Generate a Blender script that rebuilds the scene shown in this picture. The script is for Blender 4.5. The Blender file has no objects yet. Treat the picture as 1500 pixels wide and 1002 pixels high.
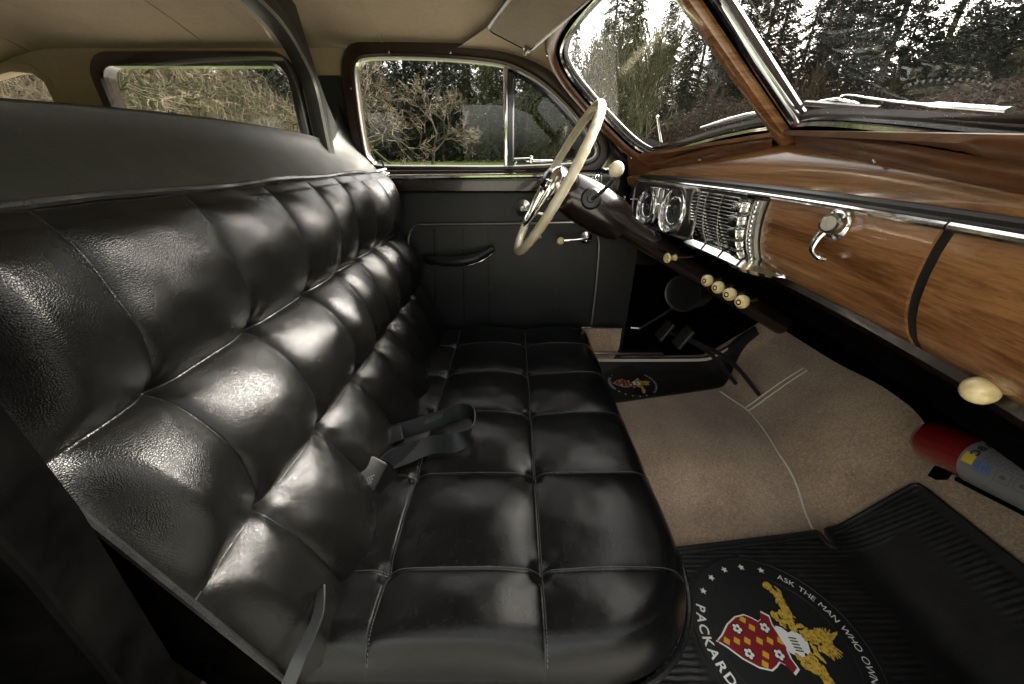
import bpy, bmesh, math, random
import numpy as np
from mathutils import Vector, Matrix, noise, geometry
random.seed(7); rng = np.random.default_rng(7)
R = math.radians; PI = math.pi
SC = bpy.context.scene; COL = SC.collection
# ------------------------------------------------------------------ camera
FPX = 526.0; PITCH = 27.1
cp, sp = math.cos(R(PITCH)), math.sin(R(PITCH))
cam = bpy.data.cameras.new('camera'); camo = bpy.data.objects.new('camera', cam); COL.objects.link(camo)
cam.sensor_width = 36; cam.lens = FPX / 1500 * 36; cam.clip_start = 0.02; cam.clip_end = 3000
camo.rotation_euler = (R(90 - PITCH), 0, 0); SC.camera = camo
def ray(px, py):
    u = px - 750; v = 501 - py
    return Vector((u, FPX * cp + v * sp, -FPX * sp + v * cp))
def at(px, py, X=None, Y=None, Z=None):
    d = ray(px, py)
    s = X / d.x if X is not None else (Y / d.y if Y is not None else Z / d.z)
    return d * s
def onplane(px, py, p0, n):
    d = ray(px, py); return d * (Vector(p0).dot(n) / d.dot(n))
# ------------------------------------------------------------------ object helpers
def tag(o, label=None, cat=None, group=None, kind=None):
    if label: o['label'] = label
    if cat: o['category'] = cat
    if group: o['group'] = group
    if kind: o['kind'] = kind
    return o
def wloc(o):
    v = Vector((0, 0, 0))
    while o is not None: v = v + Vector(o.location); o = o.parent
    return v
def thing(name, label, cat, loc=(0, 0, 0), group=None, kind=None):
    o = bpy.data.objects.new(name, None); COL.objects.link(o); o.location = loc; o.empty_display_size = .05
    return tag(o, label, cat, group, kind)
def build(name, verts, faces, mat, parent=None, smooth=True, sharp=None, mats=None, mi=None):
    V = [tuple(v) for v in verts]
    if parent is not None: off = wloc(parent)
    else:
        a = np.array(V); off = Vector(((a[:, 0].min() + a[:, 0].max()) / 2, (a[:, 1].min() + a[:, 1].max()) / 2, a[:, 2].min()))
    me = bpy.data.meshes.new(name)
    me.from_pydata([(x - off.x, y - off.y, z - off.z) for x, y, z in V], [], faces)
    me.materials.append(mat)
    for m in mats or []: me.materials.append(m)
    if mi is not None: me.polygons.foreach_set('material_index', mi)
    me.polygons.foreach_set('use_smooth', [bool(smooth)] * len(me.polygons))
    me.update()
    if smooth and sharp: me.set_sharp_from_angle(angle=R(sharp))
    o = bpy.data.objects.new(name, me); COL.objects.link(o)
    if parent is not None: o.parent = parent
    else: o.location = off
    return o
class MB:
    def __init__(s): s.v = []; s.f = []; s.m = []
    def add(s, V, F, m=0):
        n = len(s.v); s.v += [tuple(v) for v in V]; s.f += [tuple(i + n for i in f) for f in F]; s.m += [m] * len(F); return s
    def out(s, name, mat, parent=None, smooth=True, sharp=35, mats=None):
        return build(name, s.v, s.f, mat, parent, smooth, sharp, mats, s.m if mats else None)
    def tube(s, pts, r, seg=10, closed=False, caps=True, flat=None, m=0):
        P = [Vector(p) for p in pts]; n = len(P)
        if n < 2: return s
        rs = r if hasattr(r, '__len__') else [r] * n
        T = []
        for i in range(n):
            if closed: t = P[(i + 1) % n] - P[i - 1]
            else: t = P[min(i + 1, n - 1)] - P[max(i - 1, 0)]
            if t.length < 1e-9: t = Vector((0, 0, 1))
            T.append(t.normalized())
        a = Vector((0, 0, 1)) if abs(T[0].z) < .9 else Vector((1, 0, 0))
        N = (a - T[0] * a.dot(T[0])).normalized(); V = []
        for i in range(n):
            N = (N - T[i] * N.dot(T[i])); N = N.normalized() if N.length > 1e-6 else T[i].orthogonal().normalized()
            B = T[i].cross(N)
            for k in range(seg):
                an = 2 * PI * k / seg; c, q = math.cos(an), math.sin(an)
                if flat: c *= flat
                V.append(P[i] + (N * c + B * q) * rs[i])
        F = []
        for i in range(n if closed else n - 1):
            j = (i + 1) % n
            for k in range(seg):
                k2 = (k + 1) % seg; F.append((i * seg + k, i * seg + k2, j * seg + k2, j * seg + k))
        if not closed and caps:
            F.append(tuple(reversed(range(seg)))); F.append(tuple((n - 1) * seg + k for k in range(seg)))
        return s.add(V, F, m)
    def lathe(s, prof, origin, axis, seg=32, m=0):
        ax = Vector(axis).normalized(); N = ax.orthogonal().normalized(); B = ax.cross(N); O = Vector(origin); V = []; F = []
        for (r, h) in prof:
            for k in range(seg):
                an = 2 * PI * k / seg; V.append(O + ax * h + (N * math.cos(an) + B * math.sin(an)) * r)
        for i in range(len(prof) - 1):
            for k in range(seg):
                k2 = (k + 1) % seg; F.append((i * seg + k, i * seg + k2, (i + 1) * seg + k2, (i + 1) * seg + k))
        if prof[0][0] > 1e-5: F.append(tuple(reversed(range(seg))))
        if prof[-1][0] > 1e-5: F.append(tuple((len(prof) - 1) * seg + k for k in range(seg)))
        return s.add(V, F, m)
    def sphere(s, c, r, seg=20, sc=(1, 1, 1), m=0):
        c = Vector(c); V = []; F = []; n = seg // 2
        for i in range(n + 1):
            th = PI * i / n
            for k in range(seg):
                ph = 2 * PI * k / seg; V.append((c.x + r * sc[0] * math.sin(th) * math.cos(ph), c.y + r * sc[1] * math.sin(th) * math.sin(ph), c.z + r * sc[2] * math.cos(th)))
        for i in range(n):
            for k in range(seg):
                k2 = (k + 1) % seg; F.append((i * seg + k, (i + 1) * seg + k, (i + 1) * seg + k2, i * seg + k2))
        return s.add(V, F, m)
    def box(s, c, sz, ax=None, bev=0.0, m=0):
        # ax: 3 axes (orthonormal); bev rounds the corners of the two first axes and chamfers the third
        ax = [Vector(a).normalized() for a in (ax or ((1, 0, 0), (0, 1, 0), (0, 0, 1)))]; c = Vector(c)
        hx, hy, hz = sz[0] / 2, sz[1] / 2, sz[2] / 2; b = min(bev, hx * .95, hy * .95, hz * .95)
        if b <= 0: ring = [(hx, hy), (-hx, hy), (-hx, -hy), (hx, -hy)]; levels = [(-hz, 0), (hz, 0)]
        else:
            ring = None; levels = [(-hz, b), (-hz + b * .3, b * .3), (-hz + b, 0), (hz - b, 0), (hz - b * .3, b * .3), (hz, b)]
        V = []; F = []; nr = 0
        for (z, ins) in levels:
            if ring: rr = ring
            else:
                rr = []
                for (sx, sy, a0) in ((1, 1, 0), (-1, 1, 90), (-1, -1, 180), (1, -1, 270)):
                    for q in range(4):
                        an = R(a0 + 30 * q); rr.append((sx * (hx - b) + (b - ins * .999) * math.cos(an), sy * (hy - b) + (b - ins * .999) * math.sin(an)))
            nr = len(rr)
            for (x, y) in rr: V.append(c + ax[0] * x + ax[1] * y + ax[2] * z)
        L = len(levels)
        for i in range(L - 1):
            for k in range(nr):
                k2 = (k + 1) % nr; F.append((i * nr + k, i * nr + k2, (i + 1) * nr + k2, (i + 1) * nr + k))
        F.append(tuple(reversed(range(nr)))); F.append(tuple((L - 1) * nr + k for k in range(nr)))
        return s.add(V, F, m)
    def grid(s, P, m=0, flip=False):
        # P: array n x k x 3
        P = np.asarray(P, float); n, k = P.shape[:2]; V = P.reshape(-1, 3).tolist(); F = []
        for i in range(n - 1):
            for j in range(k - 1):
                a = i * k + j; q = (a, a + 1, a + k + 1, a + k)
                F.append(q[::-1] if flip else q)
        return s.add(V, F, m)
    def sweep(s, loop, nrm, prof, closed=True, m=0, out=1):
        # planar loop (3D) with plane normal nrm; prof = (offset outward in plane, height along nrm)
        P = [Vector(p) for p in loop]; nrm = Vector(nrm).normalized(); n = len(P); cen = sum(P, Vector()) / n; V = []; F = []
        D = []
        for i in range(n):
            t = (P[(i + 1) % n] - P[i - 1]) if closed else (P[min(i + 1, n - 1)] - P[max(0, i - 1)])
            D.append(t.normalized().cross(nrm))
        if closed:
            sg = sum(D[i].dot(P[i] - cen) for i in range(n))
            if sg < 0: D = [-d for d in D]
        elif out < 0: D = [-d for d in D]
        k = len(prof)
        for i in range(n):
            for (o, h) in prof: V.append(P[i] + D[i] * o + nrm * h)
        for i in range(n if closed else n - 1):
            j = (i + 1) % n
            for q in range(k - 1): F.append((i * k + q, i * k + q + 1, j * k + q + 1, j * k + q))
        return s.add(V, F, m)
    def sheet(s, loops, thick=None, m=0):
        # polygon with holes (3D points, planar)
        L = [[Vector(p) for p in l] for l in loops]
        tri = geometry.tessellate_polygon(L); V = [p for l in L for p in l]
        return s.add(V, [tuple(t) for t in tri], m)
    def prism(s, pts, nrm, th, m=0, bev=0):
        P = [Vector(p) for p in pts]; nrm = Vector(nrm).normalized(); n = len(P)
        tri = geometry.tessellate_polygon([P]); F = []
        V = [p for p in P] + [p + nrm * th for p in P]
        F += [tuple(t) for t in tri] + [tuple(n + i for i in t[::-1]) for t in tri]
        F += [(i, (i + 1) % n, n + (i + 1) % n, n + i) for i in range(n)]
        return s.add(V, F, m)
def spline(pts, n=8, closed=False):
    P = [Vector(p) for p in pts]; N = len(P); out = []
    g = (lambda i: P[i % N]) if closed else (lambda i: P[max(0, min(N - 1, i))])
    for i in range(N if closed else N - 1):
        a, b, c, d = g(i - 1), g(i), g(i + 1), g(i + 2)
        for k in range(n):
            t = k / n
            out.append(.5 * ((2 * b) + (c - a) * t + (2 * a - 5 * b + 4 * c - d) * t * t + (3 * b - a - 3 * c + d) * t ** 3))
    if not closed: out.append(P[-1])
    return out
def rrect(x0, x1, z0, z1, r, n=6):
    o = []
    for (cx, cz, a0) in ((x1 - r, z1 - r, 0), (x0 + r, z1 - r, 90), (x0 + r, z0 + r, 180), (x1 - r, z0 + r, 270)):
        for k in range(n + 1): a = R(a0 + 90 * k / n); o.append((cx + r * math.cos(a), cz + r * math.sin(a)))
    return o
def dense(pts, step=.02, closed=True):
    P = [Vector(p) for p in pts]; out = []
    for i in range(len(P) if closed else len(P) - 1):
        a, b = P[i], P[(i + 1) % len(P)]; n = max(1, int((b - a).length / step))
        for k in range(n): out.append(a.lerp(b, k / n))
    if not closed: out.append(P[-1])
    return out
# ------------------------------------------------------------------ materials
def mat(name, base=(.5, .5, .5), rough=.5, metal=0, spec=.5, coat=0, coatr=.05, sheen=0):
    m = bpy.data.materials.new(name); m.use_nodes = True; b = m.node_tree.nodes['Principled BSDF']
    b.inputs['Base Color'].default_value = (*base, 1); b.inputs['Roughness'].default_value = rough; b.inputs['Metallic'].default_value = metal
    b.inputs['Specular IOR Level'].default_value = spec; b.inputs['Coat Weight'].default_value = coat; b.inputs['Coat Roughness'].default_value = coatr
    b.inputs['Sheen Weight'].default_value = sheen
    return m
class NG:
    def __init__(s, m):
        s.m = m; s.t = m.node_tree; s.b = s.t.nodes.get('Principled BSDF'); s.tc = s.t.nodes.new('ShaderNodeTexCoord'); s.src = s.tc.outputs['Object']
    def geo(s):
        g = s.t.nodes.new('ShaderNodeNewGeometry'); s.src = g.outputs['Position']; return s
    def map(s, scale=(1, 1, 1), rot=(0, 0, 0), loc=(0, 0, 0)):
        n = s.t.nodes.new('ShaderNodeMapping'); n.inputs['Scale'].default_value = scale; n.inputs['Rotation'].default_value = rot; n.inputs['Location'].default_value = loc
        s.t.links.new(s.src, n.inputs['Vector']); return n.outputs['Vector']
    def noise(s, vec, scale, detail=4, rough=.55, dist=0):
        n = s.t.nodes.new('ShaderNodeTexNoise'); n.inputs['Scale'].default_value = scale; n.inputs['Detail'].default_value = detail
        n.inputs['Roughness'].default_value = rough; n.inputs['Distortion'].default_value = dist; s.t.links.new(vec, n.inputs['Vector']); return n.outputs['Fac']
    def voro(s, vec, scale, feature='F1', rnd=1):
        n = s.t.nodes.new('ShaderNodeTexVoronoi'); n.feature = feature; n.inputs['Scale'].default_value = scale; n.inputs['Randomness'].default_value = rnd
        s.t.links.new(vec, n.inputs['Vector']); return n.outputs['Distance']
    def ramp(s, fac, stops, interp='LINEAR'):
        n = s.t.nodes.new('ShaderNodeValToRGB'); cr = n.color_ramp; cr.interpolation = interp
        while len(cr.elements) < len(stops): cr.elements.new(.5)
        for e, (p, c) in zip(cr.elements, stops): e.position = p; e.color = (*c, 1) if len(c) == 3 else c
        s.t.links.new(fac, n.inputs['Fac']); return n.outputs['Color']
    def math(s, op, a, b=None, c=None):
        n = s.t.nodes.new('ShaderNodeMath'); n.operation = op
        for i, x in enumerate((a, b, c)):
            if x is None: continue
            if isinstance(x, (int, float)): n.inputs[i].default_value = x
            else: s.t.links.new(x, n.inputs[i])
        return n.outputs[0]
    def mix(s, fac, a, b, mode='MIX'):
        n = s.t.nodes.new('ShaderNodeMix'); n.data_type = 'RGBA'; n.blend_type = mode
        for i, x in ((0, fac), (6, a), (7, b)):
            if isinstance(x, (int, float)): n.inputs[i].default_value = x
            elif isinstance(x, tuple): n.inputs[i].default_value = (*x, 1)
            else: s.t.links.new(x, n.inputs[i])
        return n.outputs[2]
    def bump(s, h, strength=.3, dist=.001, prev=None):
        n = s.t.nodes.new('ShaderNodeBump'); n.inputs['Strength'].default_value = strength; n.inputs['Distance'].default_value = dist
        s.t.links.new(h, n.inputs['Height'])
        if prev is not None: s.t.links.new(prev, n.inputs['Normal'])
        return n.outputs['Normal']
    def set(s, key, out): s.t.links.new(out, s.b.inputs[key]); return s
def leather(name, base, rough, grain=330, gs=.35, wr=.3, dist=.0008, coat=0.0, spec=.42):
    m = mat(name, base, rough, spec=spec, coat=coat, coatr=.15); g = NG(m)
    v = g.voro(g.src, grain, 'DISTANCE_TO_EDGE'); v = g.math('POWER', v, .5)
    wn = g.noise(g.src, 26, 5, .6, .4); big = g.noise(g.src, 9, 3)
    b1 = g.bump(wn, wr, .004); b2 = g.bump(v, gs, dist, b1); g.set('Normal', b2)
    r = g.ramp(big, [(.3, (rough - .05,) * 3), (.7, (rough + .07,) * 3)]); g.set('Roughness', r)
    dd = g.noise(g.src, 60, 6, .7); cc = g.ramp(dd, [(.35, tuple(x * .8 for x in base)), (.75, tuple(x * 1.5 for x in base))]); g.set('Base Color', cc)
    return m
M = {}
M['leather'] = leather('black_leather', (.004, .004, .0037), .225, 430, .38, .13, spec=.29)
M['seatleather'] = leather('cushion_leather', (.005, .005, .005), .20, 420, .22, .16, spec=.22)
M['vinyl'] = leather('shoulder_vinyl', (.020, .021, .017), .42, 600, .35, .12, spec=.45)
M['doorvinyl'] = leather('door_vinyl', (.008, .0085, .009), .40, 800, .18, .10, spec=.35)
M['welt'] = leather('welt_leather', (.012, .012, .012), .24, 900, .1, .1)
M['thread'] = mat('thread', (.10, .10, .09), .5)
def woodmat(name, dark, mid, light, rot=(0, 0, 0), scale=(30, 1.3, 50), rough=.20, coat=.5):
    m = mat(name, mid, rough, coat=coat, coatr=.06); g = NG(m)
    v = g.map(scale, rot); n1 = g.noise(v, 1.0, 8, .62, 1.6)
    v2 = g.map((scale[0] * 5, scale[1] * 1.6, scale[2] * 5), rot); n2 = g.noise(v2, 1.0, 5, .7)
    v3 = g.map((scale[0] * .28, scale[1] * .6, scale[2] * .28), rot); n3 = g.noise(v3, 1.0, 3, .5, 1.0)
    f = g.math('ADD', g.math('MULTIPLY', n1, .45), g.math('ADD', g.math('MULTIPLY', n2, .32), g.math('MULTIPLY', n3, .43)))
    c = g.ramp(f, [(.42, dark), (.54, mid), (.64, light), (.74, mid), (.84, dark)]); g.set('Base Color', c)
    g.set('Normal', g.bump(n2, .05, .0005)); return m
WD, WM, WL_ = (.080, .033, .012), (.195, .083, .029), (.33, .155, .060)
M['wood'] = woodmat('walnut_grain', WD, WM, WL_)
M['woodbar'] = woodmat('walnut_bar', WD, WM, WL_, rot=(0, R(-36), 0), scale=(3, 30, 50))
M['woodg'] = woodmat('walnut_garnish', (.035, .014, .006), (.095, .036, .013), (.17, .068, .025), rough=.34, coat=.2)
M['woodd'] = woodmat('dark_brown_garnish', (.011, .007, .005), (.024, .012, .008), (.042, .019, .012), scale=(3, 30, 40), rough=.3, coat=.25)
M['brown'] = mat('dark_brown_paint', (.016, .009, .007), .22, coat=.4)
g = NG(M['brown']); g.set('Base Color', g.ramp(g.noise(g.map((3, 3, 40)), 1, 6, .6, .6), [(.35, (.008, .006, .005)), (.7, (.018, .011, .009))]))
M['chrome'] = mat('chrome', (.78, .78, .76), .10, 1)
g = NG(M['chrome']); g.set('Roughness', g.ramp(g.noise(g.src, 90, 5), [(.3, (.06,) * 3), (.75, (.22,) * 3)]))
M['dullchrome'] = mat('aged_chrome', (.48, .46, .42), .28, 1)
M['black'] = mat('black_paint', (.012, .012, .012), .35)
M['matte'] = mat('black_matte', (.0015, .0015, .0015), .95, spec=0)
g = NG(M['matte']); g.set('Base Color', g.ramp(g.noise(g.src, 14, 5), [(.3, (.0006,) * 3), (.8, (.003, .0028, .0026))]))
M['rubber'] = mat('black_rubber', (.013, .013, .013), .42)
g = NG(M['rubber']); g.set('Normal', g.bump(g.noise(g.src, 500, 3), .1, .0006)); g.set('Roughness', g.ramp(g.noise(g.src, 25, 5), [(.3, (.36,) * 3), (.75, (.55,) * 3)]))
g.set('Base Color', g.ramp(g.noise(g.src, 40, 6, .7), [(.4, (.010,) * 3), (.8, (.021, .020, .018))]))
M['cream'] = mat('cream_bakelite', (.62, .55, .40), .28, coat=.3)
g = NG(M['cream']); g.set('Base Color', g.ramp(g.noise(g.src, 30, 5), [(.3, (.55, .47, .31)), (.7, (.68, .61, .46))]))
M['ivory'] = mat('yellowed_knob', (.60, .47, .20), .25, coat=.5)
g = NG(M['ivory']); g.set('Base Color', g.ramp(g.noise(g.src, 70, 4), [(.3, (.45, .34, .13)), (.55, (.66, .53, .27)), (.8, (.7, .6, .36))]))
def cloth(name, a, b, sc=90):
    m = mat(name, a, .95, spec=.15, sheen=.15); g = NG(m)
    f = g.math('ADD', g.math('MULTIPLY', g.noise(g.src, 5, 3), .5), g.math('MULTIPLY', g.noise(g.src, sc, 5), .5))
    g.set('Base Color', g.ramp(f, [(.35, a), (.65, b)])); g.set('Normal', g.bump(g.noise(g.src, 700, 2), .3, .001)); return m
M['headliner'] = cloth('beige_headliner', (.35, .275, .18), (.42, .335, .225))
M['visor'] = cloth('visor_cloth', (.29, .24, .17), (.36, .30, .22))
m = M['carpet'] = mat('brown_carpet', (.2, .15, .11), 1, spec=.05, sheen=.5); g = NG(m)
n1 = g.noise(g.src, 420, 3, .7); n2 = g.noise(g.src, 150, 4, .8); n3 = g.noise(g.src, 6, 3)
f = g.math('ADD', g.math('MULTIPLY', n1, .30), g.math('ADD', g.math('MULTIPLY', n2, .48), g.math('MULTIPLY', n3, .22)))
g.set('Base Color', g.ramp(f, [(.38, (.23, .145, .092)), (.5, (.44, .305, .20)), (.62, (.68, .50, .34))])); g.set('Normal', g.bump(n1, .8, .004, g.bump(n2, .4, .004)))
M['carpettrim'] = mat('carpet_welt', (.62, .55, .45), .8)
M['white'] = mat('white_print', (.72, .71, .66), .5)
M['red'] = mat('red_print', (.19, .010, .014), .5)
M['gold'] = mat('gold_print', (.46, .28, .03), .5)
g = NG(M['gold']); g.set('Base Color', g.ramp(g.voro(g.src, 170), [(.15, (.20, .12, .018)), (.4, (.46, .29, .035)), (.8, (.60, .41, .07))]))
M['goldflat'] = mat('gold_lozenge', (.56, .33, .03), .5)
M['blackprint'] = mat('black_print', (.010, .010, .010), .5)
M['extred'] = mat('extinguisher_red', (.17, .007, .007), .18, coat=.6)
M['label'] = mat('printed_label', (.17, .165, .17), .35); g = NG(M['label'])
M['label2'] = mat('label_band', (.55, .42, .05), .4); M['blue'] = mat('label_blue', (.05, .13, .33), .4); M['grey'] = mat('label_grey', (.09, .09, .095), .5)
M['belt'] = mat('seat_belt_webbing', (.009, .010, .011), .5, spec=.25); g = NG(M['belt']); g.set('Normal', g.bump(g.noise(g.map((900, 900, 90)), 1, 2), .3, .0006))
M['beltgrey'] = mat('grey_webbing', (.018, .019, .020), .6)  # slightly greyer webbing for the loose strap
M['plastic'] = mat('buckle_plastic', (.007, .007, .007), .5, spec=.2)
M['gaugeface'] = mat('gauge_face', (.42, .39, .32), .45, .15)
M['dark'] = mat('recess_black', (.006, .006, .006), .6)
M['navy'] = mat('navy_body_paint', (.010, .013, .022), .12, coat=1)
def glass(name, dust=0.0, haze=0.0, tint=(1, 1, 1), k=1.0):
    m = bpy.data.materials.new(name); m.use_nodes = True; t = m.node_tree; t.nodes.clear()
    o = t.nodes.new('ShaderNodeOutputMaterial'); tr = t.nodes.new('ShaderNodeBsdfTransparent'); gl = t.nodes.new('ShaderNodeBsdfGlossy'); mx = t.nodes.new('ShaderNodeMixShader'); fr = t.nodes.new('ShaderNodeLayerWeight')
    tr.inputs[0].default_value = (*tint, 1); gl.inputs['Roughness'].default_value = .02; gl.inputs['Color'].default_value = (k, k, k, 1); fr.inputs['Blend'].default_value = .5; pw = t.nodes.new('ShaderNodeMath'); pw.operation = 'POWER'; pw.inputs[1].default_value = 4.5; ml = t.nodes.new('ShaderNodeMath'); ml.operation = 'MULTIPLY_ADD'; ml.inputs[1].default_value = .93; ml.inputs[2].default_value = .042
    L = t.links.new; L(fr.outputs['Facing'], pw.inputs[0]); L(pw.outputs[0], ml.inputs[0]); L(ml.outputs[0], mx.inputs[0]); L(tr.outputs[0], mx.inputs[1]); L(gl.outputs[0], mx.inputs[2]); last = mx.outputs[0]
    if dust:
        g = NG(m); df = t.nodes.new('ShaderNodeBsdfDiffuse'); df.inputs[0].default_value = (.7, .7, .68, 1)
        v = g.voro(g.src, 55); dots = g.math('LESS_THAN', v, .10); v2 = g.voro(g.map((1, 1, 1), (0, 0, 0), (3, 1, 7)), 140); d2 = g.math('LESS_THAN', v2, .07)
        n = g.noise(g.src, 5, 5, .6); clump = g.math('GREATER_THAN', g.noise(g.src, 16, 3), .47)
        dd = g.math('MULTIPLY', g.math('MAXIMUM', dots, d2), g.math('MULTIPLY', clump, dust))
        hz = g.math('MULTIPLY', g.math('SUBTRACT', n, .22), haze); hz = g.math('MAXIMUM', hz, 0.0)
        fac = g.math('MINIMUM', g.math('ADD', dd, hz), 1.0)
        m2 = t.nodes.new('ShaderNodeMixShader'); L(fac, m2.inputs[0]); L(last, m2.inputs[1]); L(df.outputs[0], m2.inputs[2]); last = m2.outputs[0]
        # scattering film also lets light through
    L(last, o.inputs[0]); return m
M['glass'] = glass('window_glass'); M['wglass'] = glass('dusty_windshield_glass', .85, .24, k=.5); M['gglass'] = glass('gauge_glass')
# ================================================================== bench seat
YC = .81
def fbm(x, y, z, s): return noise.noise(Vector((x * s, y * s, z * s)))
def Sf(x, p=.62): return np.abs(np.sin(np.pi * np.clip(x, 0, 1))) ** p
BC = [.372, .556, .74, .90, 1.04, 1.175, 1.31]      # button columns of the backrest
Y0, Y1 = .238, 1.445
seat = thing('bench_seat', 'wide tufted black leather front bench seat with buttoned backrest facing the wooden dashboard', 'bench seat', (0, YC, -.95))
ROWS = [(-.335, -.705), (-.400, -.475), (-.462, -.262), (-.478, -.045)]
def back_pt(y, r, extra=0.0):
    """y across the car, r in 0..3 rows up; returns point on the tufted front"""
    ri = min(int(r), 2); b = r - ri
    p0, p1 = ROWS[ri], ROWS[ri + 1]
    bx = p0[0] + (p1[0] - p0[0]) * b; bz = p0[1] + (p1[1] - p0[1]) * b
    if y < BC[0]: a = .5 * (BC[0] - y) / (BC[0] - Y0)
    elif y > BC[-1]: a = .5 * (y - BC[-1]) / (Y1 - BC[-1])
    else:
        i = max(k for k in range(len(BC)) if BC[k] <= y + 1e-9); i = min(i, len(BC) - 2); a = (y - BC[i]) / (BC[i + 1] - BC[i])
    a = min(max(a, 0), 1); b = min(max(b, 0), 1)
    sa = math.sin(PI * a) ** .55 if 0 < a < 1 else 0
    p = .62
    sb = math.sin(PI * b) ** p if 0 < b < 1 else 0
    if ri == 2: sb = math.sin(PI * b ** .92) ** .62 if 0 < b < 1 else 0
    if ri == 0: sb = math.sin(PI * (b * .5 + .5)) ** .6 * 1.0 if b < 1 else 0
    wid = 1.0 if y < 1.0 else .85
    H = .044 * sb * wid + .014 * sa * (1 if r < 2.9 else .3) + .014 * sa * sb
    if r > 2.75: H *= 1 - ((r - 2.75) / .25) ** 2 * .35
    # soft irregularity of old stuffing
    H *= 1 + .30 * fbm(y, r * .2, 7.7, 4.5)
    H += .0060 * fbm(y, r * .2, 3.1, 7) + .0030 * fbm(y * 1.0 + r * .13, r * .05, 5.3, 16) + .0013 * fbm(y, r * .22, 9.3, 24)
    # pleats fanning out of the buttons
    if 0 < r < 2.97:
        for rr in (1, 2):
            for yc in BC:
                dy = y - yc; dz = (r - rr) * .215; d = math.hypot(dy, dz)
                if d < .075:
                    an = math.atan2(dz, dy); H += .0013 * math.sin(an * 5 + yc * 31 + rr) * math.exp(-((d - .028) / .02) ** 2); H -= .010 * math.exp(-(d / .012) ** 2)
    # rounded ends
    e = min(y - Y0, Y1 - y); Rr = .035
    if e < Rr: H -= .45 * ( Rr - math.sqrt(max(0, Rr * Rr - (Rr - e) ** 2)))
    k_ = min(1, e / .055); k_ = k_ * k_ * (3 - 2 * k_); H = H * k_ + .024 * (1 - k_)
    H += extra
    return (bx + H * .965, y, bz + H * .26)
ys = np.unique(np.concatenate([np.linspace(Y0, Y1, 330)] + [[c - .0015, c, c + .0015] for c in BC])); rs = np.unique(np.concatenate([np.linspace(0, 3, 200), [.99, 1.01, 1.99, 2.01]]))
G = np.array([[back_pt(float(y), float(r)) for r in rs] for y in ys])
bk = MB().grid(G, flip=True).out('backrest', M['leather'], seat, sharp=None)
for rr in (1, 2):
    MB().tube([back_pt(y, rr, -.0012) for y in np.linspace(Y0 + .002, Y1 - .002, 240)], .0021, 6).out('horizontal_seam', M['welt'], bk)
for c in BC: MB().tube([back_pt(c, r, -.0006) for r in np.linspace(.05, 2.99, 120)], .0015, 6).out('vertical_seam', M['welt'], bk)
bt = []
for rr in (1, 2):
    for c in BC:
        p = Vector(back_pt(c, rr, 0.0)); MB().lathe([(.0, .003), (.005, .0025), (.008, 0), (.008, -.004)], p, (1, 0, .26), 12).out('button', M['welt'], bk)
MB().tube([Vector(back_pt(y, 3.0)) + Vector((-.004, 0, .004 + .0018 * math.sin(y * 17))) for y in np.linspace(Y0, Y1, 90)], .0055, 8).out('top_piping', M['welt'], seat)
edge = [Vector(back_pt(Y0, r)) + Vector((-.002, -.001, 0)) for r in np.linspace(0, 3, 60)]
MB().tube(edge, .0045, 8).out('side_piping', M['welt'], seat)
edge2 = [Vector(back_pt(Y1, r)) for r in np.linspace(0, 3, 60)]
MB().grid([[p, p + Vector((-.03, -.002, 0)), p + Vector((-.12, 0, 0))] for p in edge]).out('side_panel', M['matte'], seat); MB().grid([[p, p + Vector((-.03, .004, 0)), p + Vector((-.12, .002, 0))] for p in edge2], flip=True).out('side_panel', M['doorvinyl'], seat)
# cushion: rounded rectangle in plan, tufted on top
CX = [-.225, .052]; CYc = [.39, .61, .835, 1.055, 1.275]; XB, XF = -.40, .345; CN, CF = .252, 1.45; ZT = -.672
def cush_H(x, y):
    if x < CX[0]: b = .5 * (CX[0] - x) / (CX[0] - XB)
    elif x > CX[1]: b = .5 * (x - CX[1]) / (XF - CX[1])
    else: b = (x - CX[0]) / (CX[1] - CX[0])
    if y < CYc[0]: a = .5 * (CYc[0] - y) / (CYc[0] - CN)
    elif y > CYc[-1]: a = .5 * (y - CYc[-1]) / (CF - CYc[-1])
    else: i = min(max(k for k in range(5) if CYc[k] <= y + 1e-9), 3); a = (y - CYc[i]) / (CYc[i + 1] - CYc[i])
    a = min(max(a, 0), 1); b = min(max(b, 0), 1)
    sa = math.sin(PI * a) ** .6 if 0 < a < 1 else 0
    sb = math.sin(PI * b) ** .6 if 0 < b < 1 else 0
    front = 1 if x > CX[1] else .75
    H = .019 * sb * front + .008 * sa + .007 * sa * sb
    H += .005 * fbm(x, y, 1.3, 6) + .0018 * fbm(x * .5, y + x * .4, 8.3, 15) + .0010 * fbm(x, y, 5.3, 22)
    for xc in CX:
        for yc in CYc:
            d = math.hypot(x - xc, y - yc)
            if d < .1:
                an = math.atan2(y - yc, x - xc); H += .0008 * math.sin(an * 4 + yc * 23) * math.exp(-((d - .03) / .022) ** 2); H -= .012 * math.exp(-(d / .014) ** 2)
    return H
RC = .21
def plan(s, t):
    """unit square -> rounded rectangle; returns x, y and distance to the outline"""
    x = XB + (XF - XB) * s; y = CN + (CF - CN) * t
    for (cx, cy, sx, sy, r) in ((XF - RC, CN + RC, 1, -1, RC), (XF - .06, CF - .06, 1, 1, .06)):
        px, py = (x - cx) * sx / r, (y - cy) * sy / r
        if px > 0 and py > 0:
            m_ = max(px, py); an = math.atan2(py, px); x, y = cx + sx * r * m_ * math.cos(an), cy + sy * r * m_ * math.sin(an); return x, y, r * (1 - m_)
    return x, y, min(XF - x, y - CN, CF - y)
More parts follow.
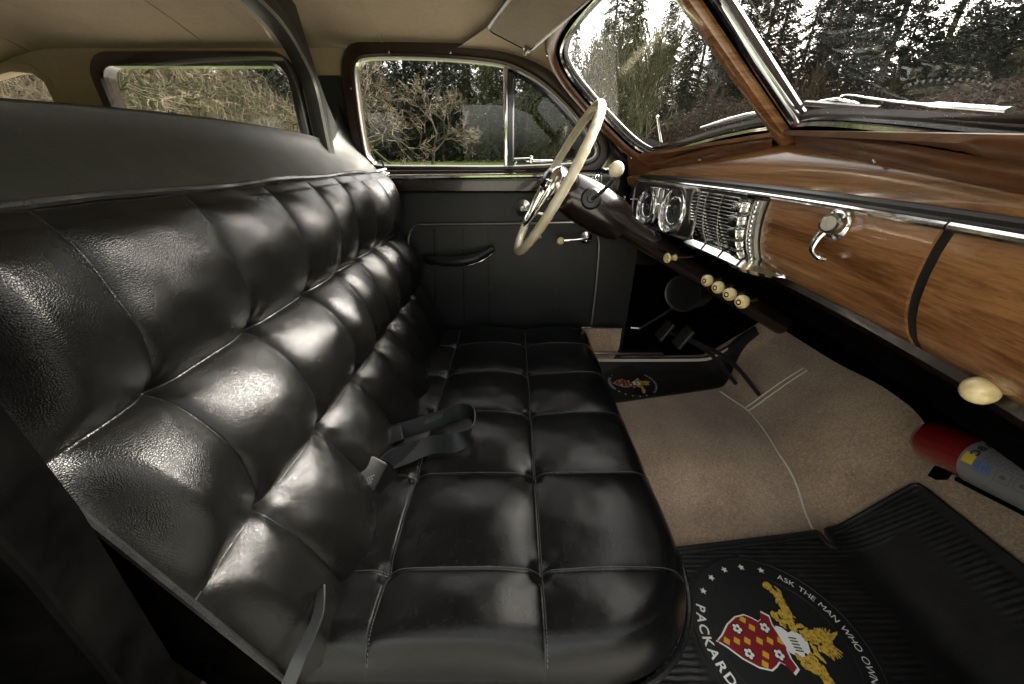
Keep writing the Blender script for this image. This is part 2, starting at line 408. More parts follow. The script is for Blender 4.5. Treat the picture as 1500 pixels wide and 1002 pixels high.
def outd(x, y):
    for (cx, cy, sx, sy, r) in ((XF - RC, CN + RC, 1, -1, RC), (XF - .06, CF - .06, 1, 1, .06)):
        px, py = (x - cx) * sx, (y - cy) * sy
        if px > 0 and py > 0: return r - math.hypot(px, py)
    return min(XF - x, y - CN, CF - y)
def cush_xy(x, y, extra=0): return cush_z(x, y, max(0, outd(x, y)), extra)
def cush_pt(s, t, extra=0):
    x, y, d = plan(s, t); return cush_z(x, y, d, extra)
def cush_z(x, y, d, extra=0):
    H = cush_H(x, y) + extra; Rr = .062
    crown = -.018 * max(0, (x - .16) / .18) ** 2 - .02 * max(0, (CX[0] - x) / .15)
    drop = Rr - math.sqrt(max(0, Rr * Rr - (Rr - min(d, Rr)) ** 2)) if d < Rr else 0
    k = min(1, d / .03)
    return (x, y, ZT + H * (.35 + .65 * k) + crown - drop * 1.15)
def nearest_s(x): return (x - XB) / (XF - XB)
def nearest_t(y): return (y - CN) / (CF - CN)
edgy = 1 - np.cos(np.linspace(0, PI / 2, 14)); edgy = edgy / edgy[-1]
ss = np.unique(np.concatenate([np.linspace(0, 1, 230), 1 - edgy * .09, [nearest_s(CX[0]), nearest_s(CX[1])]])); ts = np.unique(np.concatenate([np.linspace(0, 1, 330), edgy * .05, 1 - edgy * .05, [nearest_t(c) for c in CYc]]))
G = np.array([[cush_pt(float(s), float(t)) for t in ts] for s in ss])
cu = MB().grid(G, flip=True).out('cushion', M['seatleather'], seat, sharp=None)
def stitch(pts, name, par):
    MB().tube(pts, .0008, 6).out(name, M['welt'], par)
for cx in CX: stitch([cush_xy(cx, y, -.0002) for y in np.linspace(CN + .001, CF - .002, 260)], 'long_seam', cu)
def xend(c):
    x = XF
    while outd(x, c) < .001: x -= .001
    return x
for c in CYc: stitch([cush_xy(x, c, 0) for x in np.linspace(XB + .01, xend(c), 160)], 'cross_seam', cu)
mb = MB()                                                    # pale stitches along the cushion seams
def stitches(f, n):
    for k in range(n):
        a = Vector(f((k + .15) / n)); b = Vector(f((k + .75) / n)); mb.tube([a, b], .0006, 4)
for c in CYc: stitches(lambda q, c=c: cush_xy(XB + .02 + (xend(c) - XB - .03) * q, c + .0028, .0006), 150)
for cx in CX: stitches(lambda q, cx=cx: cush_xy(cx + .0028, CN + .01 + (CF - CN - .02) * q, .0006), 260)
mb.out('seam_stitching', M['thread'], cu)
# outline, welt and skirt
def outline(n=220):
    o = [cush_pt(1.0, t) for t in np.linspace(0, 1, 160)]; a = [cush_pt(s, 0) for s in np.linspace(.05, .999, 120)]; b = [cush_pt(s, 1) for s in np.linspace(.999, .4, 60)]
    return [Vector(p) for p in a + o + b]
OL = outline(); cxy = Vector((0, .82, 0))
zs = [Vector((p.x, p.y, ZT - .068 - .012 * max(0, (p.x) / .34))) for p in OL]
MB().tube([p + Vector((p.x * .02, (p.y - .82) * .01, 0)) for p in zs], .006, 8).out('bottom_piping', M['welt'], cu)
sk = [[p, p + (Vector((p.x, p.y, 0)) - Vector((0, .82, 0))) * -.012 + Vector((0, 0, -.03)), p + (Vector((p.x, p.y, 0)) - cxy) * -.05 + Vector((0, 0, -.09)), p + (Vector((p.x, p.y, 0)) - cxy) * -.10 + Vector((0, 0, -.13))] for p in zs]
MB().grid(sk, flip=True).out('cushion_skirt', M['doorvinyl'], seat)
MB().box((-.06, .82, -.88), (.60, 1.1, .14), bev=.01).out('seat_base', M['matte'], seat)
# ================================================================== partition behind the seat (shoulder roll, pillars, chrome edge)
part = thing('partition', 'black vinyl covered cabin partition with a wide rounded glass opening behind the bench seat', 'partition', (-.6, YC, -.95))
def crest(y): return .050 + .022 * (1 - ((y - .85) / .55) ** 2) + .12 * max(0, (y - 1.32) / .16) ** 1.8
def shoulder(y, t):
    z0 = -.036; zc = crest(y)
    x = -.474 - .13 * (math.sin(t * PI / 2) ** 1.0) ; z = z0 - .016 + (zc - z0 + .016) * (1 - math.cos(t * PI / 2)) ** .62
    return (x, y, z)
G = [[shoulder(y, t) for t in np.linspace(0, 1, 26)] for y in np.linspace(.16, 1.485, 80)]
G = [r + [(-.66, r[-1][1], r[-1][2] - .012), (-.67, r[-1][1], r[-1][2] - .12)] for r in G]
MB().grid(G, flip=True).out('shoulder_roll', M['vinyl'], part, sharp=None)
PH = [(1.297, -.10), (1.297, .10), (1.296, .165), (1.285, .205), (1.255, .245), (1.216, .280), (1.165, .305), (1.09, .322), (1.0, .332), (.81, .338)]
PH = [(.81 * 2 - a, b) for a, b in PH][:-1][::1]; PH = PH + [(.81, .338)] + [(1.62 - a, b) for a, b in reversed(PH)]
hole = spline([(-.60, a, b) for a, b in PH], 5); hole = [Vector((-.60, 1.62 - p.y, p.z)) for p in hole]
out = [Vector((-.60, a, b)) for a, b in ((.10, -.9), (.10, .0), (.19, .10), (.245, .17), (.26, .23), (.285, .30), (.32, .42), (.5, .43), (.81, .44), (1.12, .43), (1.30, .42), (1.335, .30), (1.36, .23), (1.385, .17), (1.43, .10), (1.52, .0), (1.52, -.9))]
pan = MB(); pan.sheet([out, hole]); pan.sheet([[p + Vector((-.02, 0, 0)) for p in out], [p + Vector((-.02, 0, 0)) for p in hole]])
pan.grid([[p, p + Vector((-.02, 0, 0))] for p in hole + [hole[0]]])
pan.out('partition_panel', M['vinyl'], part)
MB().sweep(hole, (1, 0, 0), [(-.002, -.02), (-.002, .004), (.006, .016), (.022, .020), (.042, .016), (.056, .006), (.06, 0)], closed=False, out=1 if hole[0].y > .8 else -1).out('opening_trim', M['vinyl'], part)
MB().sweep(hole, (1, 0, 0), [(.003, .010), (.006, .019), (.010, .019), (.012, .012)], closed=False, out=1 if hole[0].y > .8 else -1).out('chrome_bead', M['dullchrome'], part)
gp = [Vector((-.612, p.y, p.z)) for p in hole]
MB().sheet([gp]).out('partition_glass', M['glass'], part, smooth=False)
# ================================================================== seat belts
b1 = thing('seat_belt', 'looped black lap belt with plastic buckle lying in the middle of the bench seat', 'seat belt', at(620, 640, Z=-.63))
def ribbon(pts, w, wd, th=.0016, seg=8):
    """flat webbing along pts, wd = width directions"""
    P = spline(pts, seg); W = spline(wd, seg); rows = []
    for i, (p, d) in enumerate(zip(P, W)):
        t = (P[min(i + 1, len(P) - 1)] - P[max(i - 1, 0)]).normalized(); d = (d - t * d.dot(t)).normalized(); n = t.cross(d) * th; h = d * w / 2
        rows.append([p - h + n, p + h + n, p + h - n, p - h - n, p - h + n])
    return rows
zc_ = -.625
def A(px, py, z): return at(px, py, Z=z)
L1 = [A(560, 640, -.630), A(600, 628, -.618), A(640, 615, -.605), A(672, 603, -.598), A(692, 606, -.590), A(690, 630, -.600), A(668, 648, -.618), A(630, 652, -.632), A(590, 668, -.638), A(556, 680, -.636), A(540, 695, -.63)]
W1 = [Vector(v) for v in ((.1, .3, .9), (.05, .3, .95), (0, .25, .97), (0, .2, .98), (.1, 0, 1), (.35, .1, .9), (.3, .5, .75), (.2, .7, .6), (.25, .8, .4), (.3, .8, .3), (.3, .8, .2))]
MB().grid(ribbon(L1, .044, W1)).out('webbing', M['belt'], b1)
def bx(name, px, py, z, sz, ax, m, par, bev=.004, off=(0, 0, 0)): return MB().box(at(px, py, Z=z) + Vector(off), sz, ax, bev).out(name, m, par)
a1 = (A(650, 612, -.60) - A(548, 648, -.625)).normalized(); up = Vector((.25, -.25, .93)); s1 = a1.cross(up).normalized(); up = s1.cross(a1)
bk1 = bx('buckle', 572, 640, -.618, (.062, .046, .017), (a1, s1, up), M['plastic'], b1)
bx('release_button', 562, 636, -.606, (.014, .020, .006), (a1, s1, up), M['grey'], bk1, .002)
mb = MB()
for k in range(12): c = A(622 + k * 2.2, 622 - k * .9, -.600); mb.tube([c, c + Vector((.006, .0, .018))], .0007, 4)
mb.out('stitching', M['grey'], b1)
b2 = thing('seat_belt', 'short belt end with a black rectangular buckle leaning on the backrest foot', 'seat belt', at(545, 700, Z=-.64))
a2 = (A(562, 662, -.60) - A(530, 722, -.63)).normalized(); n2 = Vector((.55, -.45, .70)); s2 = a2.cross(n2).normalized(); n2 = s2.cross(a2)
bk2 = bx('buckle', 541, 698, -.615, (.078, .046, .016), (a2, s2, n2), M['plastic'], b2)
bx('latch_slot', 553, 678, -.603, (.016, .034, .005), (a2, s2, n2), M['grey'], bk2, .002)
mb = MB()
for j in range(3):
    for k in range(7): mb.box(at(528 + k * 3.2 - j * 2, 706 - k * 1.6 + j * 5, Z=-.606), (.0022, .0035, .0006), (a2, s2, n2))
mb.out('buckle_print', M['grey'], bk2)
MB().grid(ribbon([A(552, 688, -.622), A(572, 672, -.625), A(596, 664, -.634), A(618, 655, -.64)], .042, [Vector((.3, .6, .6))] * 4)).out('webbing', M['belt'], b2)
b3 = thing('seat_belt', 'twisted black strap hanging out of the gap beside the near end of the cushion', 'seat belt', at(460, 900, Z=-.64))
L3 = [A(470, 862, -.600), A(466, 900, -.600), A(452, 935, -.608), A(436, 970, -.62), A(418, 1015, -.65)]
MB().grid(ribbon(L3, .018, [Vector(v) for v in ((.5, .1, .5), (.8, .2, .4), (.85, .2, .3), (.9, .2, .2), (.9, .2, .1))])).out('webbing', M['beltgrey'], b3)
# ================================================================== floor, toe board, carpet
def sm(a, b, x): t = min(1, max(0, (x - a) / (b - a))); return t * t * (3 - 2 * t)
def floorz(x, y):
    z = -.95 + .050 * sm(.72, .88, y) + .018 * math.exp(-((y - .97) / .13) ** 2) + .05 * sm(1.41, 1.49, y)
    z += .85 * max(0, math.sqrt((x - .93) ** 2 + .0006) / 2 + (x - .93) / 2) * (1 if x < 1.22 else 1)
    return z
xs = np.concatenate([np.linspace(-.62, .8, 50), np.linspace(.82, 1.2, 34)]); ysf = np.linspace(.10, 1.52, 90)
fl = MB().grid([[(x, y, floorz(x, y) + .002 * fbm(x, y, 0, 5)) for y in ysf] for x in xs]).out('floor', M['carpet'], sharp=None)
tag(fl, kind='structure')
fb = MB().grid([[(-2.5, .1, -.95), (-2.5, 1.52, -.95)], [(-.62, .1, -.95), (-.62, 1.52, -.95)]]).out('floor_rear', M['carpet']); tag(fb, kind='structure')
def onfloor(px, py, z0=-.9):
    z = z0
    for _ in range(60):
        p = at(px, py, Z=z); z = z * .6 + .4 * floorz(p.x, p.y)
    return at(px, py, Z=z)
def seamf(pts, r, name, m):
    P = spline([onfloor(*p) for p in pts], 10); P = [Vector((p.x, p.y, floorz(p.x, p.y) + .002)) for p in P]
    return MB().tube(P, r, 6).out(name, m, fl)
seamf([(1190, 775), (1170, 720), (1140, 664), (1110, 618), (1090, 597), (1055, 574)], .0032, 'carpet_seam', M['carpettrim'])
seamf([(1090, 598), (1120, 577), (1150, 556), (1176, 540)], .0035, 'carpet_seam', M['carpettrim'])
seamf([(1097, 601), (1127, 580), (1157, 559), (1182, 543)], .0035, 'carpet_seam', M['carpettrim'])
# fire wall and black kick sides
fw = MB().grid([[(1.2, y, -.72), (1.19, y, -.6), (1.16, y, -.3), (1.0, y, -.02), (.6, y, .0)] for y in np.linspace(.1, 1.52, 12)], flip=True)
fw.grid([[(.52, 1.515, -.02), (.52, 1.515, -.98)], [(1.3, 1.515, -.02), (1.3, 1.515, -.98)]]); fw.grid([[(.60, .105, -.02), (.60, .105, -.98)], [(1.3, .105, -.02), (1.3, .105, -.98)]])
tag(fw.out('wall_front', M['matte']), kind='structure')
# ================================================================== printing
_tc = {}
def glyphs(s, bold=.0):
    k = (s, bold)
    if k not in _tc:
        c = bpy.data.curves.new('t', 'FONT'); c.body = s; c.size = 1; c.align_x = 'CENTER'; c.offset = bold; c.resolution_u = 4
        o = bpy.data.objects.new('t', c); COL.objects.link(o); bpy.context.view_layer.update()
        me = o.evaluated_get(bpy.context.evaluated_depsgraph_get()).to_mesh()
        _tc[k] = ([tuple(v.co) for v in me.vertices], [tuple(p.vertices) for p in me.polygons]); w = max([v[0] for v in _tc[k][0]] + [.1]) * 2
        o.evaluated_get(bpy.context.evaluated_depsgraph_get()).to_mesh_clear(); bpy.data.objects.remove(o); bpy.data.curves.remove(c)
    return _tc[k]
def arc_text(mb, s, T, r, a0, a1, size, inward=False, sx=1.2, bold=.012):
    """letters on a circle; angles in degrees measured from up, positive to the left; T maps (lx, ly) to 3D"""
    n = len(s); wd_ = [(.45 if ch == ' ' else (lambda V: max(v[0] for v in V) - min(v[0] for v in V))(glyphs(ch, bold)[0]) + .20) for ch in s]; tot = sum(wd_) - (wd_[0] + wd_[-1]) / 2; acc = -wd_[0] / 2
    for i, ch in enumerate(s):
        acc += wd_[i]; fr_ = (acc - wd_[i] / 2) / tot
        if ch == ' ': continue
        a = R(a0 + (a1 - a0) * fr_); V, F = glyphs(ch, bold); out = []
        for (x, y, z) in V:
            x *= size * sx; y = (y - .36) * size
            if inward: rr = r - y; ux, uy = math.sin(-a), math.cos(a); out.append(T(ux * rr - x * math.cos(a), uy * rr - x * math.sin(a) * -1 * -1))
            else: rr = r + y; ux, uy = -math.sin(a), math.cos(a); out.append(T(ux * rr + x * math.cos(a), uy * rr + x * math.sin(a)))
        mb.add(out, F)
def star(mb, T, x, y, r, a=0):
    V = [T(x, y)] + [T(x + math.cos(a + k * PI / 5) * (r if k % 2 == 0 else r * .42), y + math.sin(a + k * PI / 5) * (r if k % 2 == 0 else r * .42)) for k in range(10)]
    mb.add(V, [(0, 1 + k, 1 + (k + 1) % 10) for k in range(10)])
def emblem(par, C, zf, s, off):
    def TT(h): return lambda lx, ly: (C[0] + ly * s, C[1] - lx * s, zf(C[0] + ly * s, C[1] - lx * s) + off + h)
    T0, T1, T2, T3, T4 = TT(.0004), TT(.0008), TT(.0012), TT(.0016), TT(.002)
    # disc
    disc = MB(); disc.add([TT(0)(0, 0)] + [TT(0)(.19 * math.cos(2 * PI * k / 72), .19 * math.sin(2 * PI * k / 72)) for k in range(72)], [(0, 1 + k, 1 + (k + 1) % 72) for k in range(72)])
    disc.tube([TT(.0005)(.19 * math.cos(2 * PI * k / 72), .19 * math.sin(2 * PI * k / 72)) for k in range(72)], .0012, 5, closed=True); disc.tube([TT(.0002)(.145 * math.cos(2 * PI * k / 72), .145 * math.sin(2 * PI * k / 72)) for k in range(72)], .0007, 5, closed=True)
    d = disc.out('emblem_disc', M['blackprint'], par)
    w = MB(); arc_text(w, 'ASK THE MAN WHO OWNS ONE', T0, .167, 57, -46, .0205, sx=1.0, bold=.0)
    # lower word, read from the same side
    word = 'PACKARD'
    for i, ch in enumerate(word):
        a = R(156 + (204 - 156) * i / 6); V, F = glyphs(ch, .02); o = []
        ux, uy = -math.sin(a), math.cos(a)                    # outward direction; letters stand with their feet outward
        for (x, y, z) in V:
            x *= .029 * 1.05; y = (y - .36) * .029; o.append(T0(ux * (.167 - y) - x * math.cos(a), uy * (.167 - y) - x * math.sin(a)))
        w.add(o, F)
    for sg in (1, -1):
        for aa in (140, 123, 106, 89, 72): a = R(aa * sg); st_ = MB(); star(st_, T0, -math.sin(a) * .167, math.cos(a) * .167, .0092, a + PI / 2); st_.out('star', M['white'], d, smooth=False)
    w.out('lettering', M['white'], d, smooth=False)
    half = [(0, -.150), (.012, -.132), (.034, -.108), (.050, -.080), (.055, -.055), (.048, -.040), (.040, -.028), (.046, -.018), (.062, -.010), (.052, .006), (.034, .002), (.018, .004), (0, .016)]
    sh = half + [(-x, y) for x, y in reversed(half[1:-1])]
    def poly(pts, T, m, name, k=1.0, c=(0, -.06)):
        P = [Vector((c[0] + (x - c[0]) * k, c[1] + (y - c[1]) * k, 0)) for x, y in pts]; tri = geometry.tessellate_polygon([P])
        return MB().add([T(p.x, p.y) for p in P], [tuple(t) for t in tri]).out(name, m, d, smooth=False)
    poly(sh, T0, M['white'], 'shield_border', 1.0); poly(sh, T1, M['red'], 'shield_field', .94)
    mb = MB()
    for (x, y) in [(0, -.002), (0, -.026), (0, -.05), (0, -.078), (0, -.102), (0, -.125), (.026, -.052), (-.026, -.052), (.043, -.064), (-.043, -.064)]:
        q = .0085; mb.add([T2(x - q, y - q * .2), T2(x + q * .2, y - q), T2(x + q, y + q * .2), T2(x - q * .2, y + q)], [(0, 1, 2, 3)])
    mb.out('lozenges', M['goldflat'], d, smooth=False)
    wb, bb = MB(), MB()
    hw = MB()
    for (x, y) in ((.026, -.022), (-.026, -.022), (.024, -.088), (-.024, -.088)):
        wb, bb = MB(), MB()
        for k in range(5):
            a = 2 * PI * k / 5; cx, cy = x + .0065 * math.cos(a), y + .0065 * math.sin(a)
            for (mm, T, rr) in ((bb, T2, .0062), (wb, T3, .0040)): mm.add([T(cx, cy)] + [T(cx + rr * math.cos(q * PI / 5), cy + rr * math.sin(q * PI / 5)) for q in range(10)], [(0, 1 + q, 1 + (q + 1) % 10) for q in range(10)])
        bb.out('rose_outline', M['blackprint'], d, smooth=False); wb.out('rose', M['white'], d, smooth=False)
    hel = [(-.010, .000), (.022, .004), (.030, .018), (.030, .034), (.020, .052), (.004, .058), (-.012, .052), (-.020, .040), (-.016, .026), (-.026, .018), (-.030, .006), (-.024, .000)]
    P = [Vector((x, y, 0)) for x, y in hel]; hw.add([T3(p.x, p.y) for p in P], [tuple(t) for t in geometry.tessellate_polygon([P])]); hw.out('helmet', M['white'], d, smooth=False)
    mb = MB()
    for k in range(5): mb.tube([T4(-.006 + k * .006, .020), T4(-.004 + k * .0062, .036)], .0008 * s + .0003, 4)
    mb.out('helmet_lines', M['blackprint'], d)
    # gold scrolled leaves
    gb = MB(); rr = random.Random(5); lift = [0]
    def leafc(x, y, a, L, w_, curl):
        n = 9; pts = []; ax, ay = x, y
        for i in range(n + 1): pts.append((ax, ay)); ax += math.cos(a) * L / n; ay += math.sin(a) * L / n; a += curl / n * (1 + i * .18)
        V = []; F = []; lift[0] += .000008; T2 = TT(.0012 + lift[0])
        for i, (px, py) in enumerate(pts):
            t = i / n; a2 = math.atan2(pts[min(i + 1, n)][1] - pts[max(i - 1, 0)][1], pts[min(i + 1, n)][0] - pts[max(i - 1, 0)][0]); ww = w_ * math.sin(PI * (.12 + .85 * t)) * (1 + .25 * math.sin(i * 2.6))
            V += [T2(px - math.sin(a2) * ww, py + math.cos(a2) * ww), T2(px + math.sin(a2) * ww, py - math.cos(a2) * ww)]
        F = [(2 * i, 2 * i + 1, 2 * i + 3, 2 * i + 2) for i in range(n)]; gb.add(V, F)
        return pts
    for sg in (1, -1):
        stem = leafc(sg * .018, .040, R(90 - sg * 68), .095, .0045, -sg * .5) if sg > 0 else leafc(-.018, .040, R(90 + 68), .095, .0045, .5)
        for k, (px, py) in enumerate(stem):
            for q in (1, -1):
                a = math.atan2(stem[min(k + 1, 9)][1] - stem[max(0, k - 1)][1], stem[min(k + 1, 9)][0] - stem[max(0, k - 1)][0]); [leafc(px, py, a + q * rr.uniform(.3, 1.2), rr.uniform(.018, .036), rr.uniform(.0032, .0052), -q * rr.uniform(1.2, 3.4)) for _ in (0, 1)]
        for k in range(12): leafc(sg * rr.uniform(.016, .05), rr.uniform(.015, .05), R(90 - sg * rr.uniform(60, 140)), rr.uniform(.02, .036), .0046, sg * rr.uniform(1, 2.6))
    for k in range(26): leafc(rr.uniform(-.026, .026), rr.uniform(.050, .095), rr.uniform(.4, 2.7), rr.uniform(.02, .032), .0050, rr.uniform(-1.5, 1.5))
    for k in range(6): leafc(.0, .085 + .003 * k, R(70 - k * 14), .045 - k * .003, .0038, -.4); leafc(.002, .08 + .002 * k, R(98 + k * 9), .058 - k * .006, .0038, .3)
    leafc(0, .08, R(95), .065, .006, .3)
    gb.out('gold_mantling', M['gold'], d, smooth=False)
    return d
# ================================================================== floor mats
def mat_mesh(edge_y, x0, x1, y0, C, rad, notch=None, ribs=True, far=None):
    V = {}; mb = MB(); X = np.linspace(x0, x1, 130); n = 170; P = []
    for x in X:
        ye = edge_y(x); row = []
        for j in range(n):
            y = y0 + (ye - y0) * j / (n - 1); rc = math.hypot(x - C[0], y - C[1]); de = min(abs(ye - y), abs(y - y0), x - x0, x1 - x)
            h = .010
            if ribs and rc > rad + .002 and de > .016 and (x < .80 + .10 * (1 - abs(y - .45) / .3) - .02 or (de < .075 and x > .8)):
                ph = (y if x < .98 else y); h += .0022 * (1 if math.sin(y * 2 * PI / .0125) > 0 else 0)
            if de < .012: h += .005
            row.append((x, y, floorz(x, y) + h))
        P.append(row)
    k = n; Vv = [p for r in P for p in r]; F = []
    for i in range(len(X) - 1):
        for j in range(n - 1):
            cx = (P[i][j][0] + P[i + 1][j + 1][0]) / 2; cy = (P[i][j][1] + P[i + 1][j + 1][1]) / 2
            if notch and abs(cx - notch[0]) < notch[1] and edge_y(cx) - cy < notch[2]: continue
            F.append((i * k + j, i * k + j + 1, (i + 1) * k + j + 1, (i + 1) * k + j))
    mb.add(Vv, [f[::-1] for f in F]); return mb
ey = lambda x: .612 + .118 * (x - .488) * .98 + .012 * sm(.8, 1.1, x)
m1 = thing('floor_mat', 'large black ribbed rubber floor mat with a round crest below the fire extinguisher', 'floor mat', (.6, .4, -.945))
NX = .872
base = mat_mesh(ey, .22, 1.105, .06, (.587, .40), .19, (NX, .011, .042)).out('ribbed_rubber', M['rubber'], m1, smooth=True, sharp=30)
rim = [(x, ey(x)) for x in np.linspace(.22, NX - .016, 40)] + [(NX - .012, ey(NX) - .006), (NX - .011, ey(NX) - .034), (NX - .006, ey(NX) - .044), (NX, ey(NX) - .047), (NX + .006, ey(NX) - .044), (NX + .011, ey(NX) - .034), (NX + .012, ey(NX) - .006)] + [(x, ey(x)) for x in np.linspace(NX + .016, 1.095, 16)] + [(1.103, ey(1.1) - .005), (1.105, ey(1.1) - .02)] + [(1.105, y) for y in np.linspace(.64, .06, 20)]
MB().tube([(x, y, floorz(x, y) + .012) for x, y in rim], .0065, 8).out('raised_rim', M['rubber'], m1)
emblem(m1, (.587, .40), lambda x, y: -.95, .95, .0125)
ey2 = lambda x: 1.20 + .10 * (x - .42) / .47 + .10 * sm(.9, 1.06, x)
m2 = thing('floor_mat', 'black rubber floor mat with a small round crest under the pedals on the driver side', 'floor mat', (.6, 1.34, -.90))
P = [[(x, y, floorz(x, y) + .008 + .03 * sm(.93, 1.05, x) * sm(ey2(x) + .1, ey2(x), y)) for y in np.linspace(ey2(x), 1.485, 30)] for x in np.linspace(.20, 1.10, 70)]
MB().grid(P).out('rubber_sheet', M['rubber'], m2, sharp=None)
MB().tube([Vector(r[0]) + Vector((0, 0, .002)) for r in P], .005, 8).out('raised_rim', M['rubber'], m2)
emblem(m2, (.536, 1.338), lambda x, y: floorz(x, y), .60, .0095)
# ================================================================== driver door
YD = 1.485
def D(px, py, y=YD): return at(px, py, Y=y)
door = thing('car_door', 'closed black vinyl driver door with brown window frame and window crank beyond the steering wheel', 'door', (0, 1.5, -.87))
inn_px = [(560, 243), (547, 238), (538, 226), (531, 190), (525, 148), (521, 108), (524, 93), (534, 86), (560, 84), (600, 84), (650, 86), (700, 90), (738, 96), (765, 107), (793, 124), (822, 150), (848, 180), (866, 204), (873, 219), (870, 230), (855, 237), (820, 241), (740, 244), (650, 244)]
inn = spline([D(*p) for p in inn_px], 5, closed=True)
pr = [(-.003, -.030), (-.003, .006), (.002, .012), (.008, .013), (.012, .009), (.020, .008), (.034, .012), (.042, .010), (.050, .000), (.054, -.012)]
MB().sweep(inn, (0, -1, 0), pr).out('window_frame', M['woodd'], door)
MB().sweep(inn, (0, -1, 0), [(-.004, -.02), (-.005, .004), (-.001, .010), (.003, .010), (.004, .004)]).out('window_bead', M['dullchrome'], door)
gpl = [Vector((p.x, YD + .018, p.z)) for p in inn]
def clip(poly, x, keep):
    o = []
    for i in range(len(poly)):
        a, b = poly[i], poly[(i + 1) % len(poly)]
        ia, ib = (a.x < x) == keep, (b.x < x) == keep
        if ia: o.append(a)
        if ia != ib: t = (x - a.x) / (b.x - a.x); o.append(a.lerp(b, t))
    return o
xd = D(741, 170).x
MB().sheet([clip(gpl, xd, True)]).out('window_glass', M['glass'], door, smooth=False)
MB().sheet([clip(gpl, xd, False)]).out('vent_glass', M['glass'], door, smooth=False)
MB().box((D(741, 170).x, YD + .002, (D(741, 98).z + D(741, 244).z) / 2), (.014, .018, D(741, 96).z - D(741, 246).z), bev=.004).out('divider_bar', M['chrome'], door)
vf = spline([Vector(p) for p in clip(inn, xd + .012, False)], 1, closed=True)
vl = MB().sweep(vf, (0, -1, 0), [(.006, -.015), (-.014, -.012), (-.017, -.004), (-.012, .002), (.004, .002)]).out('vent_frame', M['navy'], door)
mb = MB(); mb.box(D(790, 236, YD - .012), (.10, .014, .010), bev=.003); mb.box(D(778, 234, YD - .02), (.012, .016, .026), bev=.003); mb.tube([D(752, 233, YD - .024), D(778, 233, YD - .022)], [.003, .005], 8); mb.out('vent_latch', M['chrome'], door)
for p in ((570, 76), (660, 77), (514, 130), (548, 236)): MB().sphere(D(p[0], p[1], YD - .012), .004, 8, (1, .5, 1)).out('frame_screw', M['chrome'], door)
# belt rail
zt, zb = D(700, 248).z, D(700, 282).z
xL, xR = D(528, 262).x, D(905, 262).x
rail = MB().grid([[(x, YD + .01, zt + .004), (x, YD - .022, zt - .004), (x, YD - .030, zt - .018), (x, YD - .030, (zt + zb) / 2), (x, YD - .026, zb + .008), (x, YD - .012, zb), (x, YD + .01, zb - .002)] for x in np.linspace(xL, xR, 30)], flip=True).out('belt_rail', M['brown'], door, sharp=50)
MB().tube([D(x, 260 + (257 - 260) * (x - 572) / 230, YD - .035) for x in range(572, 880, 10)], .0095, 10).out('chrome_strip', M['chrome'], rail)
for cxp in (564, 874):
    mb = MB()
    for k in range(4): c = D(cxp - 6 + k * 4, 265, YD - .036); mb.tube([c + Vector((0, .004, .026)), c + Vector((0, -.004, .020)), c + Vector((0, -.005, -.018)), c + Vector((0, .004, -.024))], .0042, 8)
    mb.out('ribbed_clip', M['chrome'], rail)
mb = MB(); mb.tube([D(563, 252, YD - .03), D(562, 243, YD - .03), D(560, 237, YD - .03)], [.0035, .004, .005], 10); mb.out('lock_knob', M['black'], rail)
# black panel
xa, xb2 = -.60, .52
pnl = MB().grid([[(x, YD + .02 - .012 * math.sin(PI * t) , zb + .006 + (-.88 - zb) * t) for t in np.linspace(0, 1, 14)] for x in np.linspace(xa, xb2, 20)], flip=True).out('door_panel', M['doorvinyl'], door)
tr = [(598, 420), (598, 362), (599, 345), (604, 335), (612, 330), (630, 329), (740, 328), (840, 326), (858, 328), (870, 336), (877, 350), (877, 375), (872, 430), (866, 476)]
MB().tube(spline([D(x, y, YD - .004) for x, y in tr], 6), .0045, 8).out('panel_trim', M['dullchrome'], pnl)
pl = MB()
for cx_ in (636, 678, 715): pl.tube([D(cx_, 334, YD + .003), D(cx_ + 2, 470, YD + .003)], .0022, 6)
pl.out('pleat_seams', M['welt'], pnl)
ar = thing('x', 'x', 'x') ; bpy.data.objects.remove(ar)
path = [D(621, 376, YD - .01), D(640, 382, YD - .035), D(670, 383, YD - .05), D(700, 377, YD - .045), D(722, 364, YD - .012)]
arm = MB().tube(spline(path, 8), [.012 + .012 * math.sin(PI * i / 32) for i in range(33)], 12).out('arm_pull', M['doorvinyl'], door)
MB().tube([p + Vector((0, -.012, -.018)) for p in spline(path, 8)], .0032, 8).out('pull_trim', M['chrome'], arm)
c = D(859, 349, YD - .012)
crank = MB().lathe([(.024, .0), (.026, .004), (.022, .009), (.010, .014), (.009, .026), (0, .027)], c + Vector((0, .012, 0)), (0, -1, 0), 24)
k0 = D(821, 353, YD - .045); crank.tube([c + Vector((0, -.012, 0)), c.lerp(k0, .5) + Vector((0, -.012, 0)), k0 + Vector((0, .008, 0))], [.0065, .005, .0045], 10); crank = crank.out('window_crank', M['chrome'], door)
MB().lathe([(0, .012), (.012, .010), (.0155, .002), (.012, -.008), (.006, -.010)], k0, (0, -1, 0), 18).out('crank_knob', M['ivory'], crank)
c = D(766, 305, YD - .01)
dh = MB().lathe([(.030, 0), (.031, .006), (.020, .012), (.012, .018), (.010, .03), (0, .032)], c + Vector((0, .01, 0)), (0, -1, 0), 24); dh.tube([c + Vector((0, -.02, 0)), c + Vector((.04, -.03, -.01)), c + Vector((.075, -.03, -.018))], [.008, .007, .006], 10); dh.out('door_handle', M['dullchrome'], door)
MB().sphere(D(791, 347, YD - .006), .006, 10).out('panel_button', M['ivory'], door)
